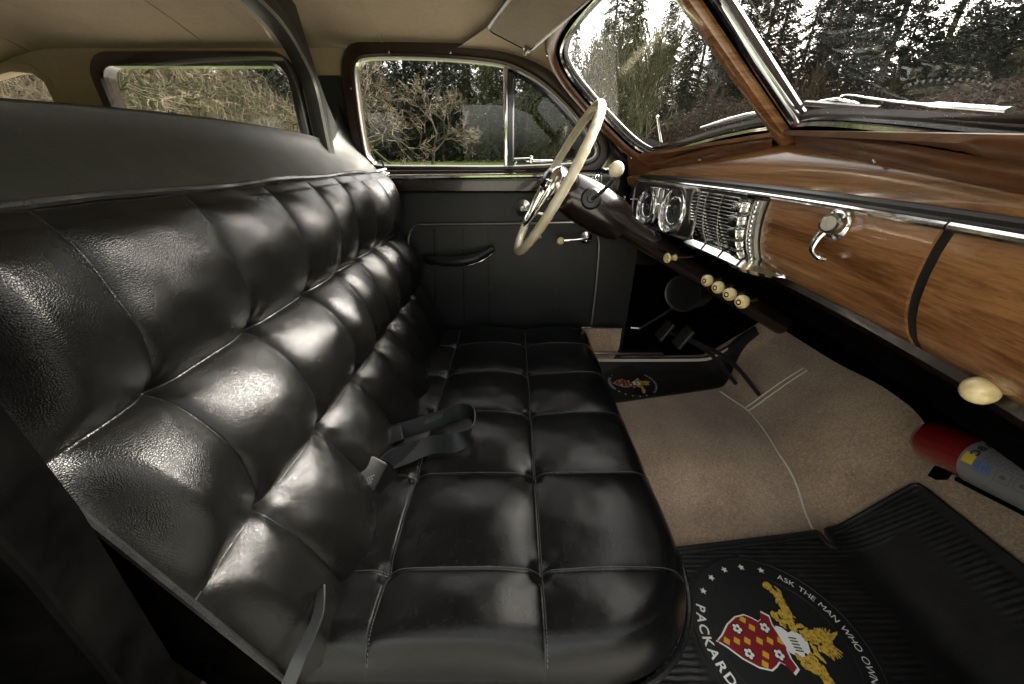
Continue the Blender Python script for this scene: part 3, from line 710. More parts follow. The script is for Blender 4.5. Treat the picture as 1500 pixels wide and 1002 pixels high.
# kick pocket, sill
kp = [D(852, 481, 1.47), D(911, 481, 1.47), D(907, 510, 1.47), D(898, 528, 1.47), D(872, 528, 1.47)]
k = MB().prism(kp, (0, 1, 0), .01).out('kick_pocket', M['carpet'], door, smooth=False)
MB().tube([D(852, 480, 1.465), D(911, 480, 1.465)], .004, 8).out('pocket_trim', M['chrome'], k)
sl = MB().box((.45, 1.475, floorz(.45, 1.475) + .05), (.5, .05, .012), bev=.003).out('door_sill', M['dullchrome']); tag(sl, 'worn metal sill plate below the driver door beside the small crest mat', 'sill plate')
cs = MB().grid([[Vector((x, 1.462, floorz(x, 1.45) + .012)), Vector((x, 1.468, floorz(x, 1.45) + .034))] for x in np.linspace(.25, 1.0, 20)]).out('sill_carpet', M['carpettrim'], fl)
rod = MB().tube([at(924, 480, Y=1.46), at(937, 481, Y=1.45), at(960, 467, Y=1.40), at(1030, 424, Y=1.22)], .0048, 8).out('brake_rod', M['dullchrome']); tag(rod, 'thin bent metal rod running from the lower door corner up under the dashboard', 'rod')
# ================================================================== side walls
def wall(side):
    y = 1.505 if side > 0 else .115; f = (lambda p: Vector((p[0], y, p[1])))
    rw = rrect(-1.40, -.76, -.06, .283, .05); qw = [(-1.60, -.03), (-1.60, .235), (-1.63, .262), (-1.70, .268), (-1.85, .24), (-2.0, .17), (-2.12, .06), (-2.12, -.03)]
    outer = [(-2.5, -.95), (-2.5, .40), (-.5, .40), (-.5, .262), (-.5, -.95)] if side < 0 else [(-2.5, -.95), (-2.5, .42), (.10, .42), (.10, .30), (-.05, .335), (-.53, .345), (-.56, .30), (-.573, .25), (-.568, .15), (-.55, .04), (-.52, -.06), (-.50, -.95)]
    w = MB().sheet([[f(p) for p in outer], [f(p) for p in rw], [f(p) for p in qw]]).out('wall_left' if side > 0 else 'wall_right', M['headliner'], smooth=False); tag(w, kind='structure')
    return w, [f(p) for p in rw], [f(p) for p in qw]
wl, rwl, qwl = wall(1); wr, rwr, qwr = wall(-1)
for (lp, qp, n, who) in ((rwl, qwl, (0, -1, 0), 'driver'), (rwr, qwr, (0, 1, 0), 'passenger')):
    t = thing('car_window', f'rear door window with dark brown frame on the {who} side seen through the glass partition' if who == 'driver' else 'rear door window with dark brown frame on the open passenger side', 'window', (-1.03, lp[0].y, -.06))
    fr = MB().sweep(dense(lp, .05), n, [(-.006, -.04), (-.006, .004), (0, .012), (.012, .014), (.030, .010), (.036, 0)]).out('window_frame', M['brown'], t); MB().sheet([[p - Vector(n) * .015 for p in lp]]).out('window_glass', M['glass'], t, smooth=False)
    t = thing('car_window', f'small tapering rear quarter window on the {who} side behind the rear door', 'window', (-1.85, lp[0].y, -.03))
    MB().sweep(dense(qp, .05), n, [(-.006, -.04), (-.006, .002), (.004, .008), (.018, .006), (.022, 0)]).out('window_frame', M['headliner'], t); MB().sheet([[p - Vector(n) * .015 for p in qp]]).out('window_glass', M['glass'], t, smooth=False)
pv = MB().prism([(-.70, 1.504, .25), (-.575, 1.504, .25), (-.570, 1.504, .15), (-.552, 1.504, .04), (-.53, 1.504, -.06), (-.53, 1.504, -.93), (-.70, 1.504, -.93)], (0, -1, 0), .008).out('pillar_cover', M['doorvinyl'], wl, smooth=False)
bp = thing('door_pillar', 'black door pillar beside the near end of the backrest in the lower left corner', 'pillar', (-.5, .15, -.95))
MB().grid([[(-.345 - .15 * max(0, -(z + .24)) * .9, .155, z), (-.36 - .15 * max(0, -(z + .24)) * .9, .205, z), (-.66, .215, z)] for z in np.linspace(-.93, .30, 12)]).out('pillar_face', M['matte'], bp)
MB().tube([(-.340 - .135 * max(0, -(z + .24)), .150, z) for z in np.linspace(-.93, .30, 12)], .005, 8).out('pillar_welt', M['matte'], bp)
MB().grid([[(-.345 - .135 * max(0, -(z + .24)), .150, z), (-.50, .12, z), (-.50, .10, z)] for z in np.linspace(-.93, .34, 12)], flip=True).out('pillar_jamb', M['matte'], bp)
# ================================================================== windshield
C0 = Vector((.545, .81, .057)); C1 = Vector((.265, .81, .30)); S_ = at(945, 222, Y=1.33)
WN = (C1 - C0).cross(S_ - C0).normalized()
if WN.dot(-C0) < 0: WN = -WN
def W(px, py, o=0): return onplane(px, py, C0 - WN * o, WN)
ws = thing('windshield', 'dusty two pane vee windshield in a walnut grained frame above the wooden dashboard', 'windshield', (.5, .81, .0))
wpx = [(1146, 184), (1100, 190), (1050, 201), (1005, 214), (975, 224), (958, 226), (944, 221), (922, 205), (890, 173), (852, 130), (832, 102), (823, 78), (827, 58), (840, 36), (856, 16), (874, -4), (890, -25), (906, -46), (930, -63)]
pane = [W(*p) for p in wpx]; pane = spline(pane, 4) ; pane.append(W(955, -73))
mir = lambda p: Vector((p.x, 1.62 - p.y, p.z)); WNm = Vector((WN.x, -WN.y, WN.z))
fp = [(.012, .006), (.013, .016), (.016, .020), (.030, .026), (.046, .022), (.056, .010), (.060, .0)]
sidepts = [p for p in pane[14:]]
for (L, n) in ((pane, WN), ([mir(p) for p in pane], WNm)):
    far = n == WN
    c_ = sum(L, Vector()) / len(L); i_ = len(L) // 2; sg_ = 1 if (L[i_ + 1] - L[i_ - 1]).cross(n).dot(L[i_] - c_) > 0 else -1
    fr = MB().sweep(L[1:], n, fp, closed=False, out=sg_).out('garnish_frame', M['woodg'], ws, sharp=50)
    MB().sweep(L, n, [(-.003, .001), (-.005, .005), (-.001, .009), (.003, .008)]).out('chrome_bead', M['chrome'], fr)
    MB().sweep(L, n, [(-.002, -.012), (-.003, .004), (.004, .011), (.013, .011)]).out('inner_gasket', M['matte'], fr)
    MB().sweep(L, n, [(.004, -.004), (-.010, -.006), (-.014, -.012), (-.006, -.018), (.02, -.018)]).out('rubber_gasket', M['rubber'], fr)
    MB().sheet([L]).out('windshield_glass', M['wglass'], ws, smooth=False)
    for i in (10, 26, 34, 44, 52, 60):
        p = L[i]; t = (L[i + 1] - L[i - 1]).normalized().cross(n); c_ = sum(L, Vector()) / len(L)
        if t.dot(p - c_) < 0: t = -t
        MB().sphere(p + t * .034 + n * .0265, .004, 8, (1, 1, .8)).out('frame_screw', M['chrome'], fr)
ax = (C1 - C0).normalized(); nb = Vector((-(C1.z - C0.z), 0, C1.x - C0.x)).normalized()
mid = (C0 + C1) / 2; Lb = (C1 - C0).length + .1
barx = (ax, Vector((0, 1, 0)), nb)
bar = MB().box(mid + nb * .014 + Vector((0, .008, 0)), (Lb, .040, .030), barx, .010).out('centre_bar', M['woodbar'], ws)
MB().tube([C0 - ax * .0 + Vector((0, -.022, 0)) + nb * .002, C1 + ax * .05 + Vector((0, -.022, 0)) + nb * .002], .0125, 16).out('bar_chrome', M['chrome'], bar)
# lower garnish between glass and dashboard
def Jn(y): d = y - .81; return Vector((.562 - .33 * d * d, y, .030 - .30 * d * d))
def Bt(y): d = abs(y - .81); return Vector((.537 - .195 * d, y, .052 - .066 * d))
G = [[Bt(y) + Vector((-.004, 0, -.003)), Bt(y) + Vector((-.012, 0, -.004)), Bt(y) + Vector((-.012, 0, -.012)), Bt(y).lerp(Jn(y), .6) + Vector((-.010, 0, .0)), Jn(y) + Vector((.0, 0, .004)), Jn(y) + Vector((.002, 0, -.01))] for y in np.linspace(.10, 1.42, 60)]
lg = MB().grid(G).out('lower_garnish', M['woodg'], ws, sharp=60)
MB().tube([Jn(y) + Vector((-.004, 0, .002)) for y in np.linspace(.1, 1.36, 50)], .0035, 8).out('garnish_welt', M['rubber'], lg)
c = at(1146, 203, Y=.86)
mb = MB(); mb.lathe([(.004, -.012), (.004, .004), (.016, .006), (.017, .012), (.010, .015), (0, .016)], c, (0, 0, 1), 20)
for k in range(14): a = 2 * PI * k / 14; mb.tube([c + Vector((.0165 * math.cos(a), .0165 * math.sin(a), .005)), c + Vector((.0165 * math.cos(a), .0165 * math.sin(a), .0125))], .0018, 5)
mb.out('wiper_knob', M['chrome'], lg)
for y_ in (.55, 1.0): MB().sphere(Bt(y_).lerp(Jn(y_), .45) + Vector((-.014, 0, 0)), .004, 8).out('garnish_screw', M['chrome'], lg)
# A pillar loft between windshield frame and door frame
def Wout(i): # outer edge of the frame
    p = pane[i]; t = (pane[min(i + 1, len(pane) - 1)] - pane[max(i - 1, 0)]).normalized().cross(WN); c_ = sum(pane, Vector()) / len(pane)
    if t.dot(p - c_) < 0: t = -t
    return p + t * .057 + WN * .004
idx = list(range(17, 68, 2)); wo = [Wout(i) for i in idx]
dpx = [(985, 300), (960, 292), (940, 280), (925, 265), (915, 245), (905, 225), (893, 200), (878, 175), (862, 152), (842, 130), (820, 112), (795, 97), (768, 85), (740, 77), (715, 73), (690, 71), (670, 70)]
dl = spline([D(x, y, 1.475) for x, y in dpx], 5)
def resamp(P, n):
    L = [0]
    for a, b in zip(P, P[1:]): L.append(L[-1] + (b - a).length)
    o = []
    for k in range(n):
        s = L[-1] * k / (n - 1); i = max(j for j in range(len(L)) if L[j] <= s + 1e-9); i = min(i, len(P) - 2); o.append(P[i].lerp(P[i + 1], (s - L[i]) / max(1e-9, L[i + 1] - L[i])))
    return o
A_, B_ = resamp(wo, 50), resamp(dl, 50); rows = []
for a, b in zip(A_, B_):
    rows.append([a.lerp(b, t) + Vector((.0, .012, 0)) * math.sin(PI * t) * 1.0 for t in np.linspace(0, 1, 9)])
split = 24
lo = MB().grid(rows[:split + 1], flip=True).out('pillar_cover', M['brown'], ws, sharp=None)
ap = MB().grid(rows[split:], flip=True).out('pillar_headlining', M['headliner'], ws, sharp=None)
MB().tube(spline([r[3] + Vector((-.006, -.010, 0)) for r in rows[2:split + 2:3]], 6), .0055, 8).out('pillar_welt', M['brown'], lo)
cs_ = MB().sheet([[Vector(p) for p in ((.34, 1.500, .10), (.60, 1.500, .04), (.75, 1.500, -.12), (.75, 1.500, -.40), (.50, 1.500, -.40), (.38, 1.500, -.06))]]).out('cowl_side', M['brown'], ws, smooth=False)
MB().grid([[p - WN * .03 + Vector((0, .035 * i / 8, 0)) for i, p in enumerate(r)] for r in rows]).out('pillar_outer_skin', M['navy'], ws, sharp=None)  # added behind the pillar lining to block light leaking into the cabin
# near side A pillar, simple mirror
MB().grid([[mir(p) for p in r] for r in rows], flip=False).out('pillar_cover', M['brown'], ws, sharp=None)
# ================================================================== headliner
def hz(x, y):
    d = abs(y - .81) / .70; k = sm(.25, -.45, x); k2 = sm(-1.5, -2.4, x)
    return .322 + (.014 + .085 * k) * (1 - min(1, d) ** 2.6) - .035 * sm(-.1, .25, x) * d ** 3 - .25 * k2
def hf(y): d = abs(y - .81); return max(.02, .165 - .12 * d)
G = [[(x, y, hz(x, y)) for x in np.concatenate([np.linspace(-2.5, -.1, 50), np.linspace(-.09, hf(y) + .03, 14)])] for y in np.linspace(.10, 1.52, 60)]
hl = MB().grid(G).out('ceiling', M['headliner'], sharp=None); tag(hl, kind='structure')
mb = MB()
for xx in (-.42, -1.0, -1.6): mb.tube([(xx, y, hz(xx, y) - .001) for y in np.linspace(.12, 1.50, 40)], .0022, 6)
mb.out('ceiling_seam', M['headliner'], hl)
# sun visor
vp = [at(715, 45, Y=1.28), at(775, 76, Y=1.29), at(862, 0, Y=1.0), None, None]
v0, v1, v2 = vp[0], vp[1], vp[2]; e1 = (v2 - v1); v3 = v0 + e1 * 1.0 + Vector((.0, .0, .0))
e0 = (v0 - v1); v2b = v1 + e1 * 1.5; v3b = v1 + e1 * 1.5 + e0 * 1.0
n = e1.cross(e0).normalized(); n = n if n.z > 0 else -n
U_, V_ = e1.normalized(), (e0 - e1.normalized() * e0.dot(e1.normalized())).normalized(); Lu, Lv = e1.length * 1.5, e0.length
sk_ = e0.dot(U_)
loop = [v1 + U_ * (a + sk_ * min(1, max(0, b / Lv))) + V_ * b for a, b in rrect(0, Lu, 0, Lv, .022, 5)]
sv = thing('sun_visor', 'beige cloth sun visor with dark edging tilted under the ceiling above the windshield corner', 'sun visor', v1)
MB().prism(loop, n, .010).out('visor_board', M['visor'], sv, smooth=False)
MB().tube([p + n * .005 for p in loop], .0065, 8, closed=True).out('visor_edging', M['brown'], sv)
MB().lathe([(.010, -.006), (.011, .002), (.006, .006), (.004, .014), (0, .016)], v1 + V_ * .012 + U_ * .012 - n * .004, -n, 14).out('visor_bracket', M['dullchrome'], sv)
# ================================================================== dashboard
def SX(y): d = y - .81; return .512 - .19 * d * d
SZ = -.064
dash = thing('dashboard', 'walnut grained dashboard with chrome grille, round gauges and glove box across the car', 'dashboard', (.5, .81, -.22))
def top_row(y):
    J = Jn(y); S = Vector((SX(y), y, SZ)); out = []
    for t in np.linspace(0, 1, 22):
        p = J.lerp(S, t); b = math.sin(PI * t ** .85)
        out.append(p + Vector((-.66, 0, .75)) * (.020 * b))
    return out
MB().grid([top_row(y) for y in np.linspace(.10, 1.44, 90)]).out('dash_top', M['wood'], dash, sharp=None)
FP = [(.0, -.004), (-.003, -.03), (-.002, -.06), (.003, -.09), (.012, -.115), (.026, -.138), (.040, -.152)]
def face(y, t, o=0):
    f = t * (len(FP) - 1); i = min(int(f), len(FP) - 2); f -= i; a, b = FP[i], FP[i + 1]
    return Vector((SX(y) + a[0] + (b[0] - a[0]) * f - o, y, SZ + a[1] + (b[1] - a[1]) * f))
def panel(y0, y1, o, n=30, edge=True):
    rows = []
    for y in np.linspace(y0, y1, n):
        r = [face(y, t, o) for t in np.linspace(.0, 1, 18)]; r = [r[0] + Vector((.004, 0, 0))] + r + [r[-1] + Vector((.014, 0, -.003))]
        rows.append(r)
    if edge: rows = [[p + Vector((.004, 0, 0)) for p in rows[0]]] + rows + [[p + Vector((.004, 0, 0)) for p in rows[-1]]]
    return rows
MB().grid(panel(.10, .400, 0)).out('wood_panel', M['wood'], dash, sharp=50)
gd = MB().grid(panel(.416, .757, .001)).out('glove_door', M['wood'], dash, sharp=50)
MB().grid(panel(.39, .76, -.003, edge=False)).out('panel_gap', M['dark'], dash)
MB().grid(panel(.757, 1.44, -.004)).out('instrument_panel', M['brown'], dash, sharp=50)
lp = MB().grid([[face(y, 1, 0) + Vector((.004, 0, -.002)), face(y, 1) + Vector((.0, 0, -.012)), face(y, 1) + Vector((.012, 0, -.022)), face(y, 1) + Vector((.02, 0, -.03))] for y in np.linspace(.1, 1.44, 40)]).out('lower_lip', M['brown'], dash)
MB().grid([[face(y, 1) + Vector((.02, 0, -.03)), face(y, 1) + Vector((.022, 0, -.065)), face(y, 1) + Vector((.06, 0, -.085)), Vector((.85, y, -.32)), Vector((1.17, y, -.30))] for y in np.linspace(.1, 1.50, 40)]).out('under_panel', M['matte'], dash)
# strips
def strip(y0, y1, r, dx, dz, name, m, n=60): return MB().tube([Vector((SX(y) + dx, y, SZ + dz)) for y in np.linspace(y0, y1, n)], r, 10).out(name, m, dash)
strip(.10, 1.40, .0075, .000, .009, 'black_bead', M['black'])
strip(.407, 1.40, .0050, -.004, -.002, 'chrome_strip', M['chrome']); strip(.10, .403, .0058, -.004, -.002, 'chrome_strip', M['chrome'])
# gauges
nrm = lambda y: Vector((-1, -.38 * (y - .81), .08)).normalized()
hs = MB(); mbk = []
y0g, y1g = 1.02, 1.395
hr = [Vector((SX(p[0]) - .006, p[0], p[1])) for p in rrect(y0g, y1g, -.205, -.072, .03)]
hp = MB().sheet([[p for p in hr]]).out('gauge_plate', M['dark'], dash, smooth=False)
MB().tube(hr, .0045, 8, closed=True).out('plate_rim', M['dullchrome'], hp)
def gauge(y, z, r, lab=None):
    n_ = nrm(y); c = Vector((SX(y) - .004, y, z)); a = MB()
    a.lathe([(r, 0), (r * 1.02, .016), (r * .97, .024), (r * .90, .022), (r * .84, .010)], c, n_, 40); g_ = a.out('gauge', M['chrome'], dash)
    MB().lathe([(r * .86, .008), (r * .45, .011), (0, .012)], c, n_, 40).out('gauge_dial', M['gaugeface'], g_)
    t1 = n_.cross(Vector((0, 0, 1))).normalized(); t2 = t1.cross(n_).normalized()
    if t2.z < 0: t2 = -t2
    a = MB(); 
    for k in range(25):
        an = R(-130 + 260 * k / 24); d = t1 * math.sin(an) + t2 * math.cos(an); L_ = .16 if k % 4 == 0 else .08
        a.tube([c + n_ * .0125 + d * r * .80, c + n_ * .0125 + d * r * (.80 - L_)], .0007 if k % 4 else .0012, 4)
    an = R(-118); d = t1 * math.sin(an) + t2 * math.cos(an); a.tube([c + n_ * .015 - d * r * .12, c + n_ * .015 + d * r * .7], [.0018, .0006], 5); a.sphere(c + n_ * .014, .006, 10)
    a.out('gauge_marks', M['black'], g_)
    a = MB(); a.lathe([(r * .55, .0128), (r * .57, .0150), (r * .60, .0128)], c, n_, 36); a.out('dial_ring', M['chrome'], g_)
    MB().lathe([(r * .92, .021), (r * .6, .026), (r * .3, .0285), (0, .029)], c, n_, 36).out('gauge_glass', M['gglass'], g_)
gauge(1.275, -.143, .060); gauge(1.122, -.138, .066)
a = MB()
for k in range(3):
    for j in range(2):
        yy = 1.178 + k * .030; a.box((SX(yy) - .012, yy, -.105 - j * .045), (.008, .022, .038), bev=.003)
a.out('small_gauges', M['gaugeface'], hp)
a = MB(); a.box((SX(1.208) - .014, 1.208, -.128), (.010, .105, .006), bev=.002); a.box((SX(1.208) - .014, 1.208, -.083), (.010, .105, .005), bev=.002)
for yy in (1.162, 1.193, 1.223, 1.255): a.box((SX(yy) - .014, yy, -.125), (.010, .004, .085), bev=.0015)
for k in range(5): a.box((SX(1.21) - .014, 1.21, -.172 - k * .006), (.008, .09, .003), bev=.001)
a.out('gauge_bars', M['chrome'], hp)
# speaker grille
gy0, gy1 = .842, 1.040
gb = MB().grid([[face(y, t, .004) for t in (.03, .2, .4, .6, .8, .9)] for y in np.linspace(gy0 - .012, gy1 + .006, 10)]).out('grille_back', M['dark'], dash)
a = MB(); N_ = 17
for k in range(N_):
    z = -.078 - k * (.205 - .078) / (N_ - 1)
    for (ya, yb) in ((gy0, .904), (.908, .970), (.974, gy1)):
        yc = (ya + yb) / 2; t = (-.004 - (z - SZ)) / .148; xx = face(yc, min(.95, max(0, .02 + t))).x
        a.box((xx - .010, yc, z), (.010, yb - ya, .0036), (Vector((1, .38 * (yc - .81), 0)), Vector((-.38 * (yc - .81), 1, 0)), (0, 0, 1)), bev=.0012)
a.out('grille_slats', M['chrome'], gb)
a = MB()
for yy in (.906, .972): a.tube([face(yy, t, .014) for t in np.linspace(.05, .86, 12)], .0020, 6)
a.tube([face(gy1 + .004, t, .012) for t in np.linspace(.03, .9, 12)], .003, 6); a.out('grille_bars', M['dullchrome'], gb)
# push button column
col = MB().grid([[face(.781, t, -.004), face(.782, t, .016), face(.786, t, .020), face(.826, t, .022), face(.832, t, .018), face(.834, t, -.004)] for t in np.linspace(.06, .84, 16)], flip=True)
col = col.out('button_housing', M['chrome'], dash, sharp=40)
for k in range(5):
    t = .155 + k * .15; p = face(.807, t, .026); up_ = (face(.796, t + .05) - face(.796, t - .05)).normalized()
    MB().box(p, (.020, .036, .0200), ((1, 0, 0), (0, 1, 0), up_), .004).out('push_button', M['chrome'], col)
a = MB()
for k in range(15): a.sphere(face(.771, .08 + k * .0525, .016), .0042, 8)
a.out('stud_row', M['chrome'], col)
MB().grid([[face(.762, t, -.002), face(.763, t, .010), face(.777, t, .012), face(.780, t, .006)] for t in np.linspace(.05, .86, 12)], flip=True).out('stud_strip', M['dullchrome'], col)
# chrome ledge
rows = []
for y in np.linspace(.695, 1.09, 60):
    e = min(1, (y - .695) / .10, (1.09 - y) / .05); e = math.sin(e * PI / 2) ** .7; w_ = .050 * e + .004; h = .020 * e + .003; b = face(y, .90); x0 = b.x + .01
    z0 = -.213
    rows.append([(x0 + .0, y, z0 + h), (x0 - w_ * .55, y, z0 + h * .95), (x0 - w_ * .85, y, z0 + h * .6), (x0 - w_, y, z0), (x0 - w_ * .85, y, z0 - h * .45), (x0, y, z0 - h * .7)])
lg_ = MB().grid(rows, flip=True).out('chrome_ledge', M['chrome'], dash, sharp=30)
a = MB()
for q in (.05, .3, .55, .8): a.tube([Vector(r[0]).lerp(Vector(r[1]), q * 1.1) + Vector((0, 0, .0002)) for r in rows[14:56]], .0016, 6)
for yy in (.79, .87, .95): i = int((yy - .695) / .395 * 59); a.tube([Vector(rows[i][j]) + Vector((-.0005, 0, .0008)) for j in range(4)], .002, 5)
a.out('ledge_grooves', M['black'], lg_)
# glove box handle
hb = face(.568, .14, 0); dr = Vector((-1, -.35, .12)).normalized()
hd = MB().lathe([(.023, 0), (.024, .004), (.021, .009), (.0165, .013), (.0155, .022), (.014, .025), (.009, .0255), (.0085, .023), (0, .023)], hb, dr, 28)
e = hb + dr * .016
lv = spline([e + Vector((-.002, .003, -.006)), e + Vector((-.010, .006, -.022)), e + Vector((-.012, .006, -.040)), e + Vector((-.004, .001, -.050)), e + Vector((.006, -.001, -.052))], 6)
hd.tube(lv, [.0095 - .0045 * min(1, i / 14) + (.002 if i > 18 else 0) for i in range(len(lv))], 10, flat=.7); hd = hd.out('glove_handle', M['chrome'], gd)
lk = MB().lathe([(.0105, .0262), (.0098, .0275), (0, .0278)], hb, dr, 24); lk.box(hb + dr * .0282, (.0016, .008, .002), (dr, (0, .3, 1), Vector(dr).cross(Vector((0, .3, 1)))), 0); lk.out('lock_face', M['gaugeface'], hd)
# control knobs below the dash
def knob(px, py, X, r, ln, name, axis=(-1, -.1, -.02), prof=None, m='ivory'):
    c = at(px, py, X=X); ax_ = Vector(axis).normalized(); k = MB().lathe(prof or [(0, .013 * r / .015), (r * .6, .011 * r / .015), (r * .95, .005 * r / .015), (r, 0), (r * .92, -.006 * r / .015), (r * .5, -.012 * r / .015), (.004, -.014 * r / .015)], c, ax_, 22).out(name, M[m], dash)
    MB().tube([c - ax_ * .008, c - ax_ * ln], .0032, 8).out('knob_stem', M['dullchrome'], k)
    a_ = MB(); n0 = c + ax_ * (.0112 * r / .015)
    return k, c, ax_
for (px, py) in ((1036, 411), (1052, 421), (1069, 431), (1087, 442)):
    k, c, ax_ = knob(px, py, .495, .0150, .05, 'control_knob', axis=(-.9, -.42, .05))
    a_ = MB(); a_.lathe([(.0035, .0122), (.0048, .0128), (.0062, .0122)], c, ax_, 16); a_.out('knob_symbol', M['brown'], k)
k, c, ax_ = knob(978, 378, .46, .015, .10, 'choke_knob', axis=(-1, -.25, -.0), prof=[(0, .006), (.013, .005), (.015, .001), (.011, -.005), (.006, -.014), (.0095, -.026), (.004, -.030)])
knob(1436, 572, .495, .0150, .03, 'brake_release_knob', axis=(-.75, -.55, .4), prof=[(0, .0125), (.006, .0118), (.0105, .009), (.0138, .004), (.0150, -.001), (.0138, -.006), (.0105, -.0105), (.005, -.0135)])
# ignition keys
ks = thing('key_set', 'pair of metal keys hanging from the ignition lock left of the gauges', 'keys', at(925, 292, X=.425))
c = at(922, 291, X=.425)
a = MB(); a.lathe([(.011, -.02), (.012, .004), (.008, .006), (0, .006)], at(938, 292, X=.45), (-1, -.2, 0), 16); a.tube([at(938, 292, X=.45), at(924, 292, X=.425)], .003, 8); a.box(at(914, 291, X=.42), (.004, .026, .020), bev=.0015); a.out('ignition_key', M['chrome'], ks)
a = MB(); a.lathe([(.015, 0), (.016, .002), (.015, .004), (.005, .0045), (.0049, -.0005)], at(917, 304, X=.42), (-.7, -.7, .1), 20); a.tube([at(917, 312, X=.42), at(919, 320, X=.42)], .004, 6, flat=.4); a.out('spare_key', M['dullchrome'], ks)
# ================================================================== steering column and wheel
H0 = Vector((.126, 1.16, -.065)); top = Vector((.236, 1.16, .135)); wv = (top - Vector((.015, 1.16, -.264))).normalized(); cax = Vector((wv.z, 0, -wv.x)).normalized(); yv = Vector((0, 1, 0))
colm = thing('steering_column', 'dark brown steering column shroud with gear lever running down to the floor', 'steering column', H0 + cax * .5 + Vector((0, 0, -.35)))
cp_ = [(.024, .010), (.050, .03), (.060, .05), (.066, .09), (.068, .14), (.064, .20), (.058, .235), (.056, .245), (.040, .25), (.036, .30), (.035, .62), (.035, .95)]
MB().lathe(cp_, H0, cax, 40).out('column_shroud', M['brown'], colm)
lp0 = at(866, 291, Y=1.095); 
MB().lathe([(.028, -.022), (.030, -.004), (.024, .004), (.012, .006), (.010, .012), (0, .013)], at(866, 291, Y=1.088), (-.15, -1, .15), 24).out('lever_boss', M['black'], colm)
bb0 = at(866, 291, Y=1.088); b0 = bb0 + Vector((0, -.010, 0)); k1 = at(903, 248, Y=1.03); kn = k1 + Vector((0, 0, -.022))
gl = MB().tube(spline([b0, b0.lerp(kn, .5) + Vector((0, 0, -.004)), kn + Vector((-.008, 0, -.004)), kn + Vector((0, 0, .010))], 6), .0052, 10).out('gear_lever', M['black'], colm)
MB().sphere(k1, .0195, 22, (1, 1, 1.02)).out('gear_knob', M['cream'], gl)
sw = thing('steering_wheel', 'large thin cream steering wheel with chrome horn ring seen almost edge on', 'steering wheel', H0)
Rw = .222; pts = []; rr_ = []
for k in range(200):
    a = 2 * PI * k / 200; rad = .0125; tt = a % (2 * PI)
    rad *= 1 + .07 * max(0, math.sin(a * 40)) * (1 if math.sin(a) < .75 else .2)
    pts.append(H0 + wv * Rw * math.sin(a) + yv * Rw * math.cos(a)); rr_.append(rad)
MB().tube(pts, rr_, 14, closed=True).out('rim', M['cream'], sw, sharp=None)
for sgn in (1, -1):
    a = MB(); sp_ = spline([H0 + cax * .012 + yv * sgn * .03, H0 + cax * .018 + yv * sgn * .10 - wv * .012, H0 + cax * .004 + yv * sgn * .215 - wv * .03], 8); a.tube(sp_, [.017 - .007 * i / 16 for i in range(17)], 12, flat=.55); a.out('spoke', M['cream'], sw)
a = MB().lathe([(.030, .026), (.045, .020), (.052, .006), (.050, -.006), (.040, -.018), (.022, -.028), (0, -.031)], H0, cax, 32).out('hub', M['chrome'], sw)
MB().lathe([(.030, -.022), (.026, -.034), (.014, -.040), (0, -.041)], H0, cax, 24).out('horn_button', M['brown'], a)
hr_ = [H0 - cax * .018 + wv * (-.145 * math.sin(t)) + yv * .125 * math.cos(t) for t in np.linspace(-.12, PI + .12, 50)]
hrr = MB().tube(hr_, .0065, 10); 
for sgn in (1, -1): hrr.tube([H0 - cax * .020 + yv * .04 * sgn, H0 - cax * .018 + yv * .125 * sgn], [.014, .007], 10, flat=.5)
hrr.tube([H0 - cax * .02 - wv * .04, H0 - cax * .018 - wv * .145], [.018, .006], 10, flat=.5)
hrr.out('horn_ring', M['chrome'], sw)
# ================================================================== pedals, heater duct
for (px, py, yy, w_) in ((974, 484, 1.30, 'clutch'), (1001, 494, 1.18, 'brake')):
    c = at(px, py, Y=yy); p = thing('pedal', f'black rubber {w_} pedal pad ' + ('farther from the camera beside the kick panel' if w_ == 'clutch' else 'nearest the camera in the dark footwell'), 'pedal', c)
    a1_ = Vector((.50, 0, .86)).normalized(); n_ = Vector((-.86, 0, .5)).normalized()
    pad = MB().box(c, (.085, .062, .016), (a1_, (0, 1, 0), n_), .006).out('pedal_pad', M['rubber'], p)
    a = MB()
    for k in range(6): a.box(c + n_ * .009 + a1_ * (-.032 + k * .0128), (.004, .05, .003), (a1_, (0, 1, 0), n_), .001)
    a.out('pad_ribs', M['rubber'], pad)
    MB().tube(spline([c - n_ * .01, c + Vector((.08, -.01, -.03)), c + Vector((.20, -.02, -.10)), c + Vector((.34, -.02, -.24))], 6), [.008] * 19, 8).out('pedal_arm', M['black'], p)
c = at(1000, 430, Y=1.24)
hd_ = thing('heater_duct', 'round black heater duct with a worn metal rim hanging under the dashboard', 'duct', c)
MB().lathe([(.045, .0), (.064, .0), (.064, -.10), (.05, -.16)], c, (-.75, -.6, .1), 30).out('duct_body', M['black'], hd_)
MB().lathe([(.060, .0), (.0665, .003), (.067, -.006)], c, (-.75, -.6, .1), 36).out('duct_rim', M['black'], hd_)
